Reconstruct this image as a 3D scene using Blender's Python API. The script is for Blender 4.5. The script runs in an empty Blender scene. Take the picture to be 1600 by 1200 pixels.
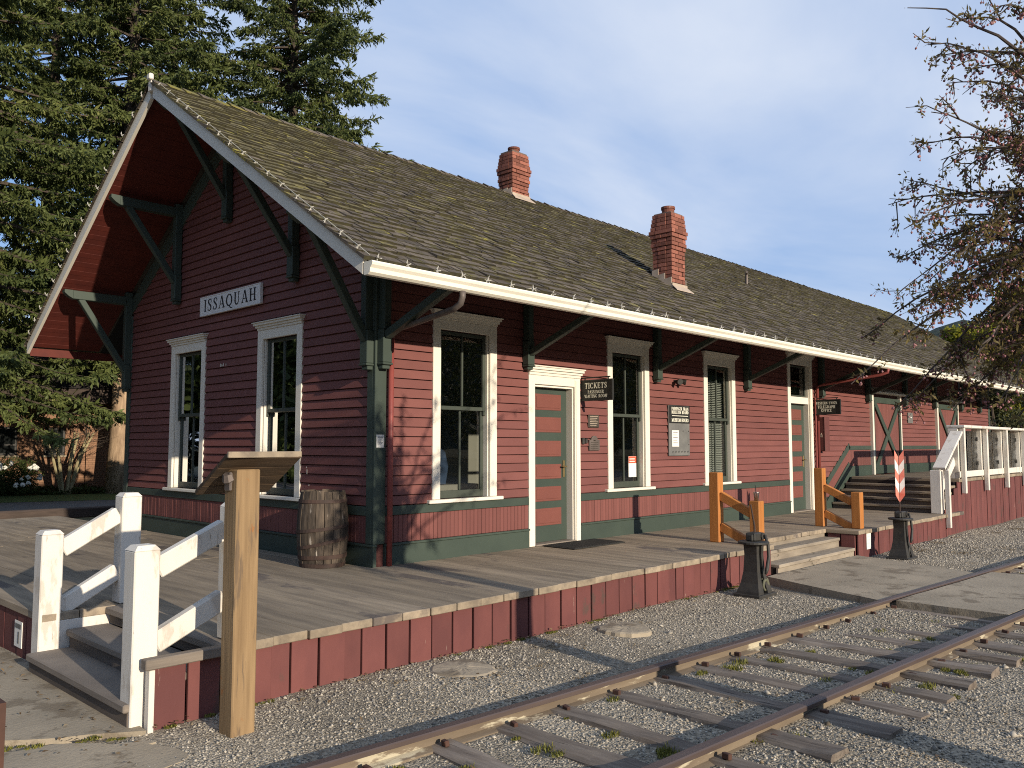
import bpy, math, random
import numpy as np
from mathutils import Vector, Matrix, Quaternion

rng = random.Random(7)
nrg = np.random.default_rng(11)
SC = bpy.context.scene
COL = SC.collection

# ------------------------------------------------------------------ camera
cam_d = bpy.data.cameras.new("camera")
cam = bpy.data.objects.new("camera", cam_d)
COL.objects.link(cam)
cam.location = (-5.3488, -7.0952, 1.2558)
_yaw, _pit = 0.7626, 0.0737
_fw = Vector((math.cos(_yaw) * math.cos(_pit), math.sin(_yaw) * math.cos(_pit), math.sin(_pit)))
cam.rotation_euler = _fw.to_track_quat('-Z', 'Y').to_euler()
cam_d.sensor_width = 36.0
cam_d.lens = 36.0 * 1303.0 / 1600.0
cam_d.clip_end = 6000
SC.camera = cam

# ------------------------------------------------------------------ sky, sun, exposure
SUN_DIR = Vector((0.115, 1.0, -0.27)).normalized()          # the way the light travels
EL = math.asin(-SUN_DIR.z)
world = bpy.data.worlds.new("World")
SC.world = world
world.use_nodes = True
wt = world.node_tree
for n in list(wt.nodes):
    wt.nodes.remove(n)
def wn(t, **k):
    n = wt.nodes.new(t)
    for a, b in k.items():
        setattr(n, a, b)
    return n
w_out = wn('ShaderNodeOutputWorld')
w_bg = wn('ShaderNodeBackground')
w_bg.inputs[1].default_value = 0.112
w_sky = wn('ShaderNodeTexSky', sky_type='NISHITA', sun_disc=False)
w_sky.sun_elevation = EL
w_sky.sun_rotation = math.atan2(-SUN_DIR.x, -SUN_DIR.y)
w_sky.air_density = 1.0
w_sky.dust_density = 0.6
w_sky.ozone_density = 1.6
# thin high cloud: noise on the sky direction, flattened towards the horizon
w_tc = wn('ShaderNodeTexCoord')
w_sep = wn('ShaderNodeSeparateXYZ')
wt.links.new(w_tc.outputs['Generated'], w_sep.inputs[0])
def wmath(op, a, b=None):
    n = wn('ShaderNodeMath', operation=op)
    for i, v in enumerate((a, b)):
        if v is None:
            continue
        if isinstance(v, (int, float)):
            n.inputs[i].default_value = v
        else:
            wt.links.new(v, n.inputs[i])
    return n.outputs[0]
w_z = wmath('ADD', wmath('MAXIMUM', w_sep.outputs[2], 0.0), 0.16)
w_cmb = wn('ShaderNodeCombineXYZ')
wt.links.new(wmath('DIVIDE', w_sep.outputs[0], w_z), w_cmb.inputs[0])
wt.links.new(wmath('DIVIDE', w_sep.outputs[1], w_z), w_cmb.inputs[1])
w_map = wn('ShaderNodeMapping')
w_map.inputs['Rotation'].default_value = (0, 0, math.radians(20))
w_map.inputs['Scale'].default_value = (0.7, 1.4, 1.0)
w_map.inputs['Location'].default_value = (2.6, 6.1, 0.0)
wt.links.new(w_cmb.outputs[0], w_map.inputs[0])
w_n = wn('ShaderNodeTexNoise')
w_n.inputs['Scale'].default_value = 0.85
w_n.inputs['Detail'].default_value = 7
w_n.inputs['Roughness'].default_value = 0.52
w_n.inputs['Distortion'].default_value = 0.6
wt.links.new(w_map.outputs[0], w_n.inputs['Vector'])
w_rmp = wn('ShaderNodeValToRGB')
w_rmp.color_ramp.elements[0].position = 0.42
w_rmp.color_ramp.elements[1].position = 0.68
w_rmp.color_ramp.elements[0].color = (0.05, 0.05, 0.05, 1)
w_rmp.color_ramp.elements[1].color = (0.85, 0.85, 0.85, 1)
w_n2 = wn('ShaderNodeTexNoise')
w_n2.inputs['Scale'].default_value = 0.42
w_n2.inputs['Detail'].default_value = 3
wt.links.new(w_map.outputs[0], w_n2.inputs['Vector'])
wt.links.new(wmath('ADD', wmath('MULTIPLY', w_n.outputs[0], 0.62), wmath('MULTIPLY', w_n2.outputs[0], 0.42)), w_rmp.inputs[0])
w_mix = wn('ShaderNodeMix', data_type='RGBA')
w_mix.inputs[7].default_value = (5.9, 6.4, 7.3, 1)
w_veil = wn('ShaderNodeMix', data_type='RGBA')
w_veil.inputs[0].default_value = 0.72
w_veil.inputs[7].default_value = (1.6, 3.2, 6.5, 1)        # the bright blue of a clear spring evening away from the sun
wt.links.new(w_rmp.outputs[0], w_mix.inputs[0])
wt.links.new(w_sky.outputs[0], w_veil.inputs[6])
wt.links.new(w_veil.outputs[2], w_mix.inputs[6])
wt.links.new(w_mix.outputs[2], w_bg.inputs[0])
wt.links.new(w_bg.outputs[0], w_out.inputs[0])

sun_d = bpy.data.lights.new("sun", 'SUN')
sun_d.energy = 5.0
sun_d.angle = math.radians(0.55)
sun_d.color = (1.0, 0.87, 0.70)
sun = bpy.data.objects.new("sun", sun_d)
COL.objects.link(sun)
sun.rotation_euler = SUN_DIR.to_track_quat('-Z', 'Y').to_euler()
sun.location = (-20, -60, 40)

SC.view_settings.view_transform = 'Standard'
SC.view_settings.look = 'None'
SC.view_settings.gamma = 1.0
SC.view_settings.use_curve_mapping = False
SC.view_settings.exposure = 0.22
SC.render.engine = 'CYCLES'
SC.cycles.filter_width = 1.05
SC.cycles.use_denoising = False
SC.cycles.max_bounces = 6
SC.cycles.transparent_max_bounces = 12

# ------------------------------------------------------------------ materials
def M(name, a, b=None, rough=0.75, scale=(4, 4, 4), detail=5.0, vr=0.0, bump=0.0, bscale=None,
      spec=0.3, metal=0.0, wear=None, wear2=None, attr=False, lo=0.35, hi=0.65, bdist=0.01, emit=None):
    m = bpy.data.materials.new(name)
    m.use_nodes = True
    t = m.node_tree
    p = t.nodes['Principled BSDF']
    p.inputs['Roughness'].default_value = rough
    p.inputs['Specular IOR Level'].default_value = spec
    p.inputs['Metallic'].default_value = metal
    L = t.links.new
    def N(k, **kw):
        n = t.nodes.new(k)
        for q, v in kw.items():
            setattr(n, q, v)
        return n
    tc = N('ShaderNodeTexCoord')
    oi = N('ShaderNodeObjectInfo')
    off = N('ShaderNodeVectorMath', operation='SCALE')
    off.inputs[0].default_value = (37.1, 53.7, 71.3)
    L(oi.outputs['Random'], off.inputs['Scale'])
    add = N('ShaderNodeVectorMath', operation='ADD')
    L(tc.outputs['Object'], add.inputs[0])
    L(off.outputs[0], add.inputs[1])
    def noise(sc, det=5.0, rg=0.6):
        mp = N('ShaderNodeMapping')
        mp.inputs['Scale'].default_value = sc
        L(add.outputs[0], mp.inputs[0])
        n = N('ShaderNodeTexNoise')
        n.inputs['Scale'].default_value = 1.0
        n.inputs['Detail'].default_value = det
        n.inputs['Roughness'].default_value = rg
        L(mp.outputs[0], n.inputs['Vector'])
        return n.outputs[0]
    def ramp(src, p0, p1):
        r = N('ShaderNodeMapRange')
        r.inputs['From Min'].default_value = p0
        r.inputs['From Max'].default_value = p1
        r.clamp = True
        L(src, r.inputs['Value'])
        return r.outputs[0]
    def mix(f, x, y):
        n = N('ShaderNodeMix', data_type='RGBA')
        if isinstance(f, float):
            n.inputs[0].default_value = f
        else:
            L(f, n.inputs[0])
        for i, v in ((6, x), (7, y)):
            if isinstance(v, tuple):
                n.inputs[i].default_value = (*v[:3], 1)
            else:
                L(v, n.inputs[i])
        return n.outputs[2]
    col = a
    if b is not None:
        col = mix(ramp(noise(scale, detail), lo, hi), a, b)
    for w in (wear, wear2):
        if w:
            wc, th, wsc = w
            col = mix(ramp(noise(wsc, 7.0, 0.65), th, th + 0.05), col, wc)
    if vr > 0:
        src = oi.outputs['Random']
        if attr:
            at = N('ShaderNodeAttribute', attribute_name='rnd')
            s = N('ShaderNodeMath', operation='ADD')
            L(at.outputs['Fac'], s.inputs[0])
            L(src, s.inputs[1])
            fr = N('ShaderNodeMath', operation='FRACT')
            L(s.outputs[0], fr.inputs[0])
            src = fr.outputs[0]
        mr = N('ShaderNodeMapRange')
        mr.inputs['To Min'].default_value = 1.0 - vr
        mr.inputs['To Max'].default_value = 1.0 + vr
        L(src, mr.inputs['Value'])
        mul = N('ShaderNodeVectorMath', operation='SCALE')
        if isinstance(col, tuple):
            mul.inputs[0].default_value = col[:3]
        else:
            L(col, mul.inputs[0])
        L(mr.outputs[0], mul.inputs['Scale'])
        col = mul.outputs[0]
    if isinstance(col, tuple):
        p.inputs['Base Color'].default_value = (*col[:3], 1)
    else:
        L(col, p.inputs['Base Color'])
    if bump > 0:
        bn = N('ShaderNodeBump')
        bn.inputs['Strength'].default_value = bump
        bn.inputs['Distance'].default_value = bdist
        L(noise(bscale or scale, 6.0), bn.inputs['Height'])
        L(bn.outputs[0], p.inputs['Normal'])
    m['_'] = 1
    return m

def leafmat(name, a, b, c=None, trans=0.25, rough=0.6):
    """foliage: colour from the per-face 'rnd' attribute plus a clump noise, a little light passing through"""
    m = bpy.data.materials.new(name)
    m.use_nodes = True
    t = m.node_tree
    L = t.links.new
    p = t.nodes['Principled BSDF']
    p.inputs['Roughness'].default_value = rough
    p.inputs['Specular IOR Level'].default_value = 0.25
    at = t.nodes.new('ShaderNodeAttribute')
    at.attribute_name = 'rnd'
    r = t.nodes.new('ShaderNodeValToRGB')
    r.color_ramp.elements[0].color = (*a, 1)
    r.color_ramp.elements[1].color = (*b, 1)
    if c:
        e = r.color_ramp.elements.new(0.88)
        e.color = (*b, 1)
        r.color_ramp.elements[2].color = (*c, 1)
    L(at.outputs['Fac'], r.inputs[0])
    L(r.outputs[0], p.inputs['Base Color'])
    tr = t.nodes.new('ShaderNodeBsdfTranslucent')
    L(r.outputs[0], tr.inputs[0])
    mx = t.nodes.new('ShaderNodeMixShader')
    mx.inputs[0].default_value = trans
    L(p.outputs[0], mx.inputs[1])
    L(tr.outputs[0], mx.inputs[2])
    L(mx.outputs[0], t.nodes['Material Output'].inputs[0])
    return m

def glassmat(name, tint, base_f=0.06, gloss=0.015):
    m = bpy.data.materials.new(name)
    m.use_nodes = True
    t = m.node_tree
    L = t.links.new
    t.nodes.remove(t.nodes['Principled BSDF'])
    tr = t.nodes.new('ShaderNodeBsdfTransparent')
    tr.inputs[0].default_value = (*tint, 1)
    gl = t.nodes.new('ShaderNodeBsdfGlossy')
    gl.inputs['Roughness'].default_value = gloss
    # old glass: a slow wave in the reflection
    tc = t.nodes.new('ShaderNodeTexCoord')
    n = t.nodes.new('ShaderNodeTexNoise')
    n.inputs['Scale'].default_value = 2.2
    n.inputs['Detail'].default_value = 1.0
    L(tc.outputs['Object'], n.inputs['Vector'])
    bp = t.nodes.new('ShaderNodeBump')
    bp.inputs['Strength'].default_value = 0.03
    bp.inputs['Distance'].default_value = 0.05
    L(n.outputs[0], bp.inputs['Height'])
    L(bp.outputs[0], gl.inputs['Normal'])
    fr = t.nodes.new('ShaderNodeFresnel')
    fr.inputs[0].default_value = 1.5
    ad = t.nodes.new('ShaderNodeMath')
    ad.inputs[1].default_value = base_f
    L(fr.outputs[0], ad.inputs[0])
    mx = t.nodes.new('ShaderNodeMixShader')
    L(ad.outputs[0], mx.inputs[0])
    L(tr.outputs[0], mx.inputs[1])
    L(gl.outputs[0], mx.inputs[2])
    L(mx.outputs[0], t.nodes['Material Output'].inputs[0])
    return m

RED = (0.180, 0.066, 0.056)
GRN = (0.048, 0.066, 0.052)
WHT = (0.70, 0.66, 0.56)
m_red = M('red_paint', RED, (0.148, 0.054, 0.047), rough=0.62, scale=(1.3, 1.3, 2.2), vr=0.07, bump=0.15, bscale=(14, 14, 60),
          bdist=0.004)
m_red_skirt = M('red_skirt_paint', (0.150, 0.052, 0.046), (0.112, 0.039, 0.037), rough=0.7, scale=(3, 3, 1.6), vr=0.12, bump=0.3,
                bscale=(40, 40, 4), wear=((0.40, 0.33, 0.26), 0.69, (26, 26, 3.0)), wear2=((0.09, 0.05, 0.042), 0.60, (3, 3, 2)), bdist=0.004)
m_red_dark = M('red_backing', (0.07, 0.024, 0.022), rough=0.8)
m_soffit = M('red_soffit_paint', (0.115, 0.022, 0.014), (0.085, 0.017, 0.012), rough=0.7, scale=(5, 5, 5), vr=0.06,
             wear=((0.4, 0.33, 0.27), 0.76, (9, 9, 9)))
m_green = M('green_paint', GRN, (0.040, 0.056, 0.045), rough=0.55, scale=(2, 2, 2), vr=0.08, bump=0.12, bscale=(10, 10, 30), bdist=0.003)
m_eave = M('eave_shade_colour', (0.014, 0.015, 0.013), (0.010, 0.011, 0.010), rough=0.8, scale=(3, 3, 3))  # near black stands for the shade under the eaves, not the boards' own paint
m_white = M('white_paint', WHT, (0.68, 0.64, 0.55), rough=0.55, scale=(2, 2, 2), vr=0.04, bump=0.1, bscale=(12, 12, 40), bdist=0.002)
m_white_worn = M('worn_white_paint', (0.68, 0.64, 0.56), (0.62, 0.58, 0.52), rough=0.6, scale=(3, 3, 1), vr=0.05, bump=0.35,
                 bscale=(30, 30, 6), wear=((0.25, 0.20, 0.15), 0.655, (38, 38, 5)), wear2=((0.52, 0.47, 0.40), 0.56, (6, 6, 2)), bdist=0.003)
m_door_red = M('door_panel_paint', (0.180, 0.064, 0.050), (0.16, 0.057, 0.045), rough=0.5, scale=(3, 3, 3), vr=0.05)
m_shingle = M('weathered_cedar_shingle', (0.125, 0.103, 0.077), (0.056, 0.046, 0.035), rough=0.95, scale=(30, 5, 5), vr=0.34, bump=0.5,
              bscale=(60, 8, 8), attr=True, wear=((0.085, 0.074, 0.022), 0.56, (3.1, 4.9, 4.9)),
              wear2=((0.21, 0.185, 0.15), 0.66, (11, 3, 3)), bdist=0.006)
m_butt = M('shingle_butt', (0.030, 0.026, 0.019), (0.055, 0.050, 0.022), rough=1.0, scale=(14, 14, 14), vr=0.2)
m_shingle_moss = M('mossy_cedar_shingle', (0.140, 0.120, 0.050), (0.066, 0.056, 0.034), rough=1.0, scale=(16, 7, 7), vr=0.35, bump=0.6,
              bscale=(50, 30, 30), attr=True, wear=((0.25, 0.215, 0.035), 0.57, (5, 7, 7)), bdist=0.006)
m_moss_ridge = M('mossy_shingle', (0.19, 0.17, 0.035), (0.10, 0.085, 0.055), rough=0.95, scale=(6, 6, 6), vr=0.35, bump=0.7, attr=True,
                 bscale=(40, 40, 40))
m_plank = M('weathered_deck_wood', (0.315, 0.255, 0.18), (0.19, 0.155, 0.115), rough=0.85, scale=(10, 0.9, 10), vr=0.16, bump=0.45,
            bscale=(50, 2.2, 50), wear=((0.12, 0.10, 0.085), 0.58, (0.9, 0.5, 1)), bdist=0.004)
m_tread = M('weathered_tread_wood', (0.235, 0.198, 0.16), (0.15, 0.127, 0.105), rough=0.85, scale=(1.2, 1.2, 20), vr=0.12, bump=0.4,
            bscale=(6, 6, 60), bdist=0.004)
m_riser = M('tread_riser_wood', (0.13, 0.105, 0.086), (0.085, 0.070, 0.058), rough=0.85, scale=(2, 2, 12), vr=0.12)
m_conc_step = M('weathered_step_boards', (0.30, 0.255, 0.195), (0.20, 0.168, 0.13), rough=0.9, scale=(2, 8, 8), vr=0.12, bump=0.4,
                wear=((0.10, 0.085, 0.06), 0.63, (4, 6, 8)))
m_orange = M('orange_stained_cedar', (0.46, 0.185, 0.048), (0.36, 0.135, 0.034), rough=0.55, scale=(16, 16, 1.6), vr=0.08, bump=0.2,
             bscale=(40, 40, 3), bdist=0.003)
m_post = M('rough_timber_post', (0.315, 0.212, 0.110), (0.20, 0.130, 0.066), rough=0.85, scale=(22, 22, 1.1), vr=0.05, bump=0.5,
           bscale=(60, 60, 3), wear=((0.28, 0.12, 0.04), 0.64, (8, 8, 4.5)), wear2=((0.15, 0.105, 0.065), 0.585, (16, 16, 1.3)), bdist=0.004)
m_board_brown = M('brown_timber_board', (0.095, 0.062, 0.036), (0.055, 0.037, 0.023), rough=0.85, scale=(2, 14, 14), vr=0.1, bump=0.4,
                  wear=((0.3, 0.24, 0.17), 0.68, (5, 9, 9)))
m_oldbarrel = M('old_barrel_oak', (0.112, 0.086, 0.062), (0.040, 0.032, 0.026), rough=0.9, scale=(22, 22, 3.2), vr=0.3, bump=0.6,
                bscale=(50, 50, 5), wear=((0.34, 0.30, 0.25), 0.64, (26, 26, 3.5)), wear2=((0.20, 0.095, 0.035), 0.69, (5, 5, 2.5)), bdist=0.005)
m_hoop = M('rusty_hoop_iron', (0.070, 0.042, 0.032), (0.045, 0.032, 0.027), rough=0.8, scale=(8, 8, 8), bump=0.3)
m_iron = M('black_painted_iron', (0.024, 0.024, 0.022), (0.042, 0.038, 0.032), rough=0.6, scale=(9, 9, 9), bump=0.25, spec=0.4,
           wear=((0.075, 0.055, 0.04), 0.66, (12, 12, 12)))
m_iron_moss = M('greenish_worn_iron', (0.13, 0.13, 0.085), (0.08, 0.08, 0.055), rough=0.8, scale=(12, 12, 12))
m_rail = M('rusted_rail_steel', (0.195, 0.153, 0.105), (0.13, 0.10, 0.070), rough=0.75, scale=(1.4, 9, 9), bump=0.3, bscale=(8, 30, 30),
           wear=((0.42, 0.375, 0.27), 0.565, (2.2, 4.5, 9)))
m_railhead = M('worn_rail_head', (0.115, 0.085, 0.075), (0.085, 0.062, 0.055), rough=0.5, scale=(0.8, 12, 12), metal=0.35, spec=0.5)
m_sleeper = M('old_sleeper_wood', (0.235, 0.195, 0.155), (0.125, 0.10, 0.08), rough=0.95, scale=(18, 2.2, 18), vr=0.22, bump=0.9,
              bscale=(40, 3, 40), wear=((0.05, 0.04, 0.033), 0.62, (30, 2.2, 20)), bdist=0.012)
m_brick = M('chimney_brick', (0.265, 0.098, 0.064), (0.185, 0.072, 0.052), rough=0.9, scale=(9, 9, 9), vr=0.36, bump=0.4,
            wear=((0.36, 0.27, 0.22), 0.62, (7, 7, 7)))
m_mortar = M('chimney_mortar', (0.17, 0.12, 0.095), (0.11, 0.08, 0.065), rough=0.95, scale=(20, 20, 20))
m_flash = M('flashing_sheet', (0.44, 0.36, 0.28), (0.36, 0.29, 0.22), rough=0.6, scale=(6, 6, 6))
m_sign_w = M('sign_white', (0.72, 0.71, 0.69), (0.66, 0.65, 0.64), rough=0.5, scale=(3, 3, 3))
m_ink = M('sign_ink', (0.02, 0.02, 0.023), rough=0.6)
m_sign_k = M('sign_black', (0.014, 0.015, 0.014), (0.022, 0.022, 0.02), rough=0.55, scale=(5, 5, 5))
m_letter = M('sign_cream_letters', (0.84, 0.82, 0.68), rough=0.6)
m_paper = M('paper_white', (0.72, 0.70, 0.64), rough=0.8)
m_board_grey = M('grey_board', (0.165, 0.165, 0.155), (0.12, 0.12, 0.115), rough=0.6, scale=(5, 5, 5), wear=((0.33, 0.32, 0.28), 0.7, (14, 14, 14)))
m_bronze = M('bronze_plaque', (0.10, 0.085, 0.065), (0.06, 0.052, 0.045), rough=0.5, scale=(20, 20, 20), metal=0.4)
m_brass = M('door_brass', (0.35, 0.27, 0.13), rough=0.35, metal=0.8)
m_redlabel = M('red_label', (0.62, 0.10, 0.05), rough=0.6)
m_rubber = M('black_rubber', (0.02, 0.02, 0.02), (0.035, 0.034, 0.03), rough=0.9, scale=(40, 40, 40))
m_pipe = M('galvanised_pipe', (0.15, 0.125, 0.11), (0.10, 0.08, 0.07), rough=0.55, scale=(5, 5, 5), metal=0.2)
m_pipe_red = M('red_pipe', (0.24, 0.060, 0.050), (0.20, 0.05, 0.045), rough=0.5, scale=(6, 6, 6))
m_gutter = M('gutter_cream', (0.80, 0.76, 0.64), (0.74, 0.70, 0.58), rough=0.45, scale=(1, 4, 4))
m_clip = M('light_clip_plastic', (0.36, 0.345, 0.30), rough=0.5)
m_cord = M('light_cord', (0.34, 0.33, 0.27), rough=0.7)
m_sash = M('green_sash', (0.045, 0.055, 0.044), (0.06, 0.07, 0.055), rough=0.5, scale=(5, 5, 5))
m_inside = M('interior_plaster', (0.36, 0.33, 0.28), (0.28, 0.26, 0.22), rough=0.95, scale=(1, 1, 1))
m_blind = M('blind_slats', (0.50, 0.50, 0.45), rough=0.6)
m_glass = glassmat('window_glass', (0.72, 0.76, 0.74), base_f=0.10)
m_clear = glassmat('clear_panel', (0.93, 0.95, 0.95), base_f=0.02)
m_cup = glassmat('cup_plastic', (0.86, 0.88, 0.88), base_f=0.34, gloss=0.35)
m_targ_r = M('target_red', (0.60, 0.13, 0.085), (0.68, 0.24, 0.18), rough=0.5, scale=(5, 5, 8))
m_targ_w = M('target_white', (0.78, 0.74, 0.70), (0.74, 0.62, 0.57), rough=0.5, scale=(5, 5, 8))
m_conc = M('old_concrete', (0.345, 0.29, 0.21), (0.26, 0.22, 0.16), rough=0.95, scale=(1.6, 1.6, 1.6), bump=0.7, bscale=(38, 38, 38),
           wear=((0.185, 0.15, 0.105), 0.54, (2.1, 2.1, 2.1)), wear2=((0.15, 0.13, 0.10), 0.63, (24, 24, 24)), bdist=0.006)
m_pebble = M('gravel_stones', (0.345, 0.31, 0.25), (0.225, 0.205, 0.172), rough=0.9, scale=(28, 28, 28), vr=0.48, attr=True, lo=0.45, hi=0.55,
             wear=((0.16, 0.125, 0.08), 0.575, (1.6, 2.4, 1)), wear2=((0.155, 0.15, 0.14), 0.60, (0.7, 1.3, 1)))
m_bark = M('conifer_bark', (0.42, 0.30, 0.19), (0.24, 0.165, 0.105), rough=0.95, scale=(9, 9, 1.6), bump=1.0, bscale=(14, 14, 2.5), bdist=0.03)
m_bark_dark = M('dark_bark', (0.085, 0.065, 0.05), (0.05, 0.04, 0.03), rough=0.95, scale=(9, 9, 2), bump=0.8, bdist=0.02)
m_cherrybark = M('cherry_bark', (0.060, 0.046, 0.040), (0.10, 0.08, 0.068), rough=0.8, scale=(20, 20, 20), bump=0.3)
m_needle = leafmat('conifer_needles', (0.034, 0.054, 0.017), (0.145, 0.172, 0.050), (0.27, 0.265, 0.085), trans=0.3)
m_leaf_y = leafmat('spring_leaves', (0.11, 0.12, 0.012), (0.30, 0.29, 0.030), (0.40, 0.36, 0.05), trans=0.4)
m_leaf_g = leafmat('green_leaves', (0.028, 0.045, 0.014), (0.075, 0.10, 0.028), (0.12, 0.14, 0.04), trans=0.3)
m_leaf_o = leafmat('olive_leaves', (0.045, 0.052, 0.02), (0.12, 0.12, 0.05), (0.20, 0.17, 0.08), trans=0.3)
m_leaf_c = leafmat('cherry_leaves', (0.10, 0.070, 0.035), (0.23, 0.185, 0.065), (0.33, 0.29, 0.075), trans=0.5)
m_blossom = leafmat('cherry_buds', (0.28, 0.12, 0.13), (0.55, 0.30, 0.29), (0.75, 0.54, 0.50), trans=0.35)
m_flower = M('white_petals', (0.78, 0.77, 0.70), rough=0.7)
m_moss = leafmat('track_grass', (0.075, 0.080, 0.018), (0.21, 0.205, 0.04), (0.32, 0.29, 0.09), trans=0.3)
m_lawn = M('lawn_grass', (0.055, 0.085, 0.022), (0.085, 0.115, 0.032), rough=0.95, scale=(6, 6, 6), bump=0.5, bscale=(80, 80, 80))
m_path = M('asphalt_path', (0.105, 0.10, 0.095), (0.085, 0.082, 0.078), rough=0.95, scale=(5, 5, 5), bump=0.2, bscale=(90, 90, 90))
m_hill = M('forested_hill', (0.018, 0.030, 0.024), (0.035, 0.050, 0.034), rough=1.0, scale=(0.03, 0.03, 0.03), bump=1.0,
           bscale=(0.06, 0.06, 0.09), bdist=14.0)
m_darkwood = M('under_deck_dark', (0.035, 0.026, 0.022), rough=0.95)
m_beam = M('dark_edge_beam', (0.075, 0.055, 0.045), (0.045, 0.034, 0.028), rough=0.9, scale=(3, 14, 14), bump=0.4)
m_rust = M('rusted_dark_steel', (0.05, 0.028, 0.021), (0.08, 0.038, 0.026), rough=0.75, scale=(9, 9, 9), bump=0.5,
           wear=((0.36, 0.15, 0.045), 0.64, (14, 14, 14)))
m_bldbrick = None  # built below with a brick pattern at its distance

def brickwall_mat():
    m = M('school_brick', (0.31, 0.175, 0.105), (0.25, 0.14, 0.085), rough=0.95, scale=(2, 2, 2))
    t = m.node_tree
    L = t.links.new
    p = t.nodes['Principled BSDF']
    src = p.inputs['Base Color'].links[0].from_socket
    tc = t.nodes.new('ShaderNodeTexCoord')
    sp = t.nodes.new('ShaderNodeSeparateXYZ')
    L(tc.outputs['Object'], sp.inputs[0])
    cb = t.nodes.new('ShaderNodeCombineXYZ')
    L(sp.outputs[0], cb.inputs[0])
    L(sp.outputs[2], cb.inputs[1])
    br = t.nodes.new('ShaderNodeTexBrick')
    br.inputs['Scale'].default_value = 1.0
    br.inputs['Brick Width'].default_value = 0.18
    br.inputs['Row Height'].default_value = 0.058
    br.inputs['Mortar Size'].default_value = 0.006
    br.inputs['Color1'].default_value = (1, 1, 1, 1)
    br.inputs['Color2'].default_value = (0.8, 0.8, 0.8, 1)
    br.inputs['Mortar'].default_value = (0.55, 0.55, 0.55, 1)
    L(cb.outputs[0], br.inputs['Vector'])
    mu = t.nodes.new('ShaderNodeMix')
    mu.data_type = 'RGBA'
    mu.blend_type = 'MULTIPLY'
    mu.inputs[0].default_value = 1.0
    L(src, mu.inputs[6])
    L(br.outputs[0], mu.inputs[7])
    L(mu.outputs[2], p.inputs['Base Color'])
    return m
m_bldbrick = brickwall_mat()

def ground_mat():
    m = bpy.data.materials.new('gravel_ground')
    m.use_nodes = True
    t = m.node_tree
    L = t.links.new
    p = t.nodes['Principled BSDF']
    p.inputs['Roughness'].default_value = 0.95
    p.inputs['Specular IOR Level'].default_value = 0.2
    tc = t.nodes.new('ShaderNodeTexCoord')
    v = t.nodes.new('ShaderNodeTexVoronoi')
    v.inputs['Scale'].default_value = 62.0
    L(tc.outputs['Object'], v.inputs['Vector'])
    r = t.nodes.new('ShaderNodeValToRGB')
    r.color_ramp.elements[0].color = (0.17, 0.145, 0.108, 1)
    r.color_ramp.elements[1].color = (0.42, 0.365, 0.275, 1)
    sep = t.nodes.new('ShaderNodeSeparateColor')
    L(v.outputs['Color'], sep.inputs[0])
    L(sep.outputs[0], r.inputs[0])
    n = t.nodes.new('ShaderNodeTexNoise')
    n.inputs['Scale'].default_value = 0.9
    n.inputs['Detail'].default_value = 6
    L(tc.outputs['Object'], n.inputs['Vector'])
    mr = t.nodes.new('ShaderNodeMapRange')
    mr.inputs['From Min'].default_value = 0.35
    mr.inputs['From Max'].default_value = 0.7
    mr.inputs['To Min'].default_value = 0.72
    mr.inputs['To Max'].default_value = 1.12
    L(n.outputs[0], mr.inputs['Value'])
    mu = t.nodes.new('ShaderNodeVectorMath')
    mu.operation = 'SCALE'
    L(r.outputs[0], mu.inputs[0])
    L(mr.outputs[0], mu.inputs['Scale'])
    # grass and leaf litter away from the railway yard
    sp = t.nodes.new('ShaderNodeSeparateXYZ')
    L(tc.outputs['Object'], sp.inputs[0])
    g = t.nodes.new('ShaderNodeMapRange')
    g.inputs['From Min'].default_value = 10.5
    g.inputs['From Max'].default_value = 13.0
    L(sp.outputs[1], g.inputs['Value'])
    g2 = t.nodes.new('ShaderNodeMapRange')
    g2.inputs['From Min'].default_value = -30.0
    g2.inputs['From Max'].default_value = -22.0
    g2.inputs['To Min'].default_value = 1.0
    g2.inputs['To Max'].default_value = 0.0
    L(sp.outputs[1], g2.inputs['Value'])
    mxv = t.nodes.new('ShaderNodeMath')
    mxv.operation = 'MAXIMUM'
    L(g.outputs[0], mxv.inputs[0])
    L(g2.outputs[0], mxv.inputs[1])
    gm = t.nodes.new('ShaderNodeMix')
    gm.data_type = 'RGBA'
    gm.inputs[7].default_value = (0.085, 0.075, 0.038, 1)
    L(mxv.outputs[0], gm.inputs[0])
    L(mu.outputs[0], gm.inputs[6])
    L(gm.outputs[2], p.inputs['Base Color'])
    b = t.nodes.new('ShaderNodeBump')
    b.inputs['Strength'].default_value = 0.9
    b.inputs['Distance'].default_value = 0.012
    L(v.outputs['Distance'], b.inputs['Height'])
    b.invert = True
    L(b.outputs[0], p.inputs['Normal'])
    return m
m_ground = ground_mat()

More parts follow.
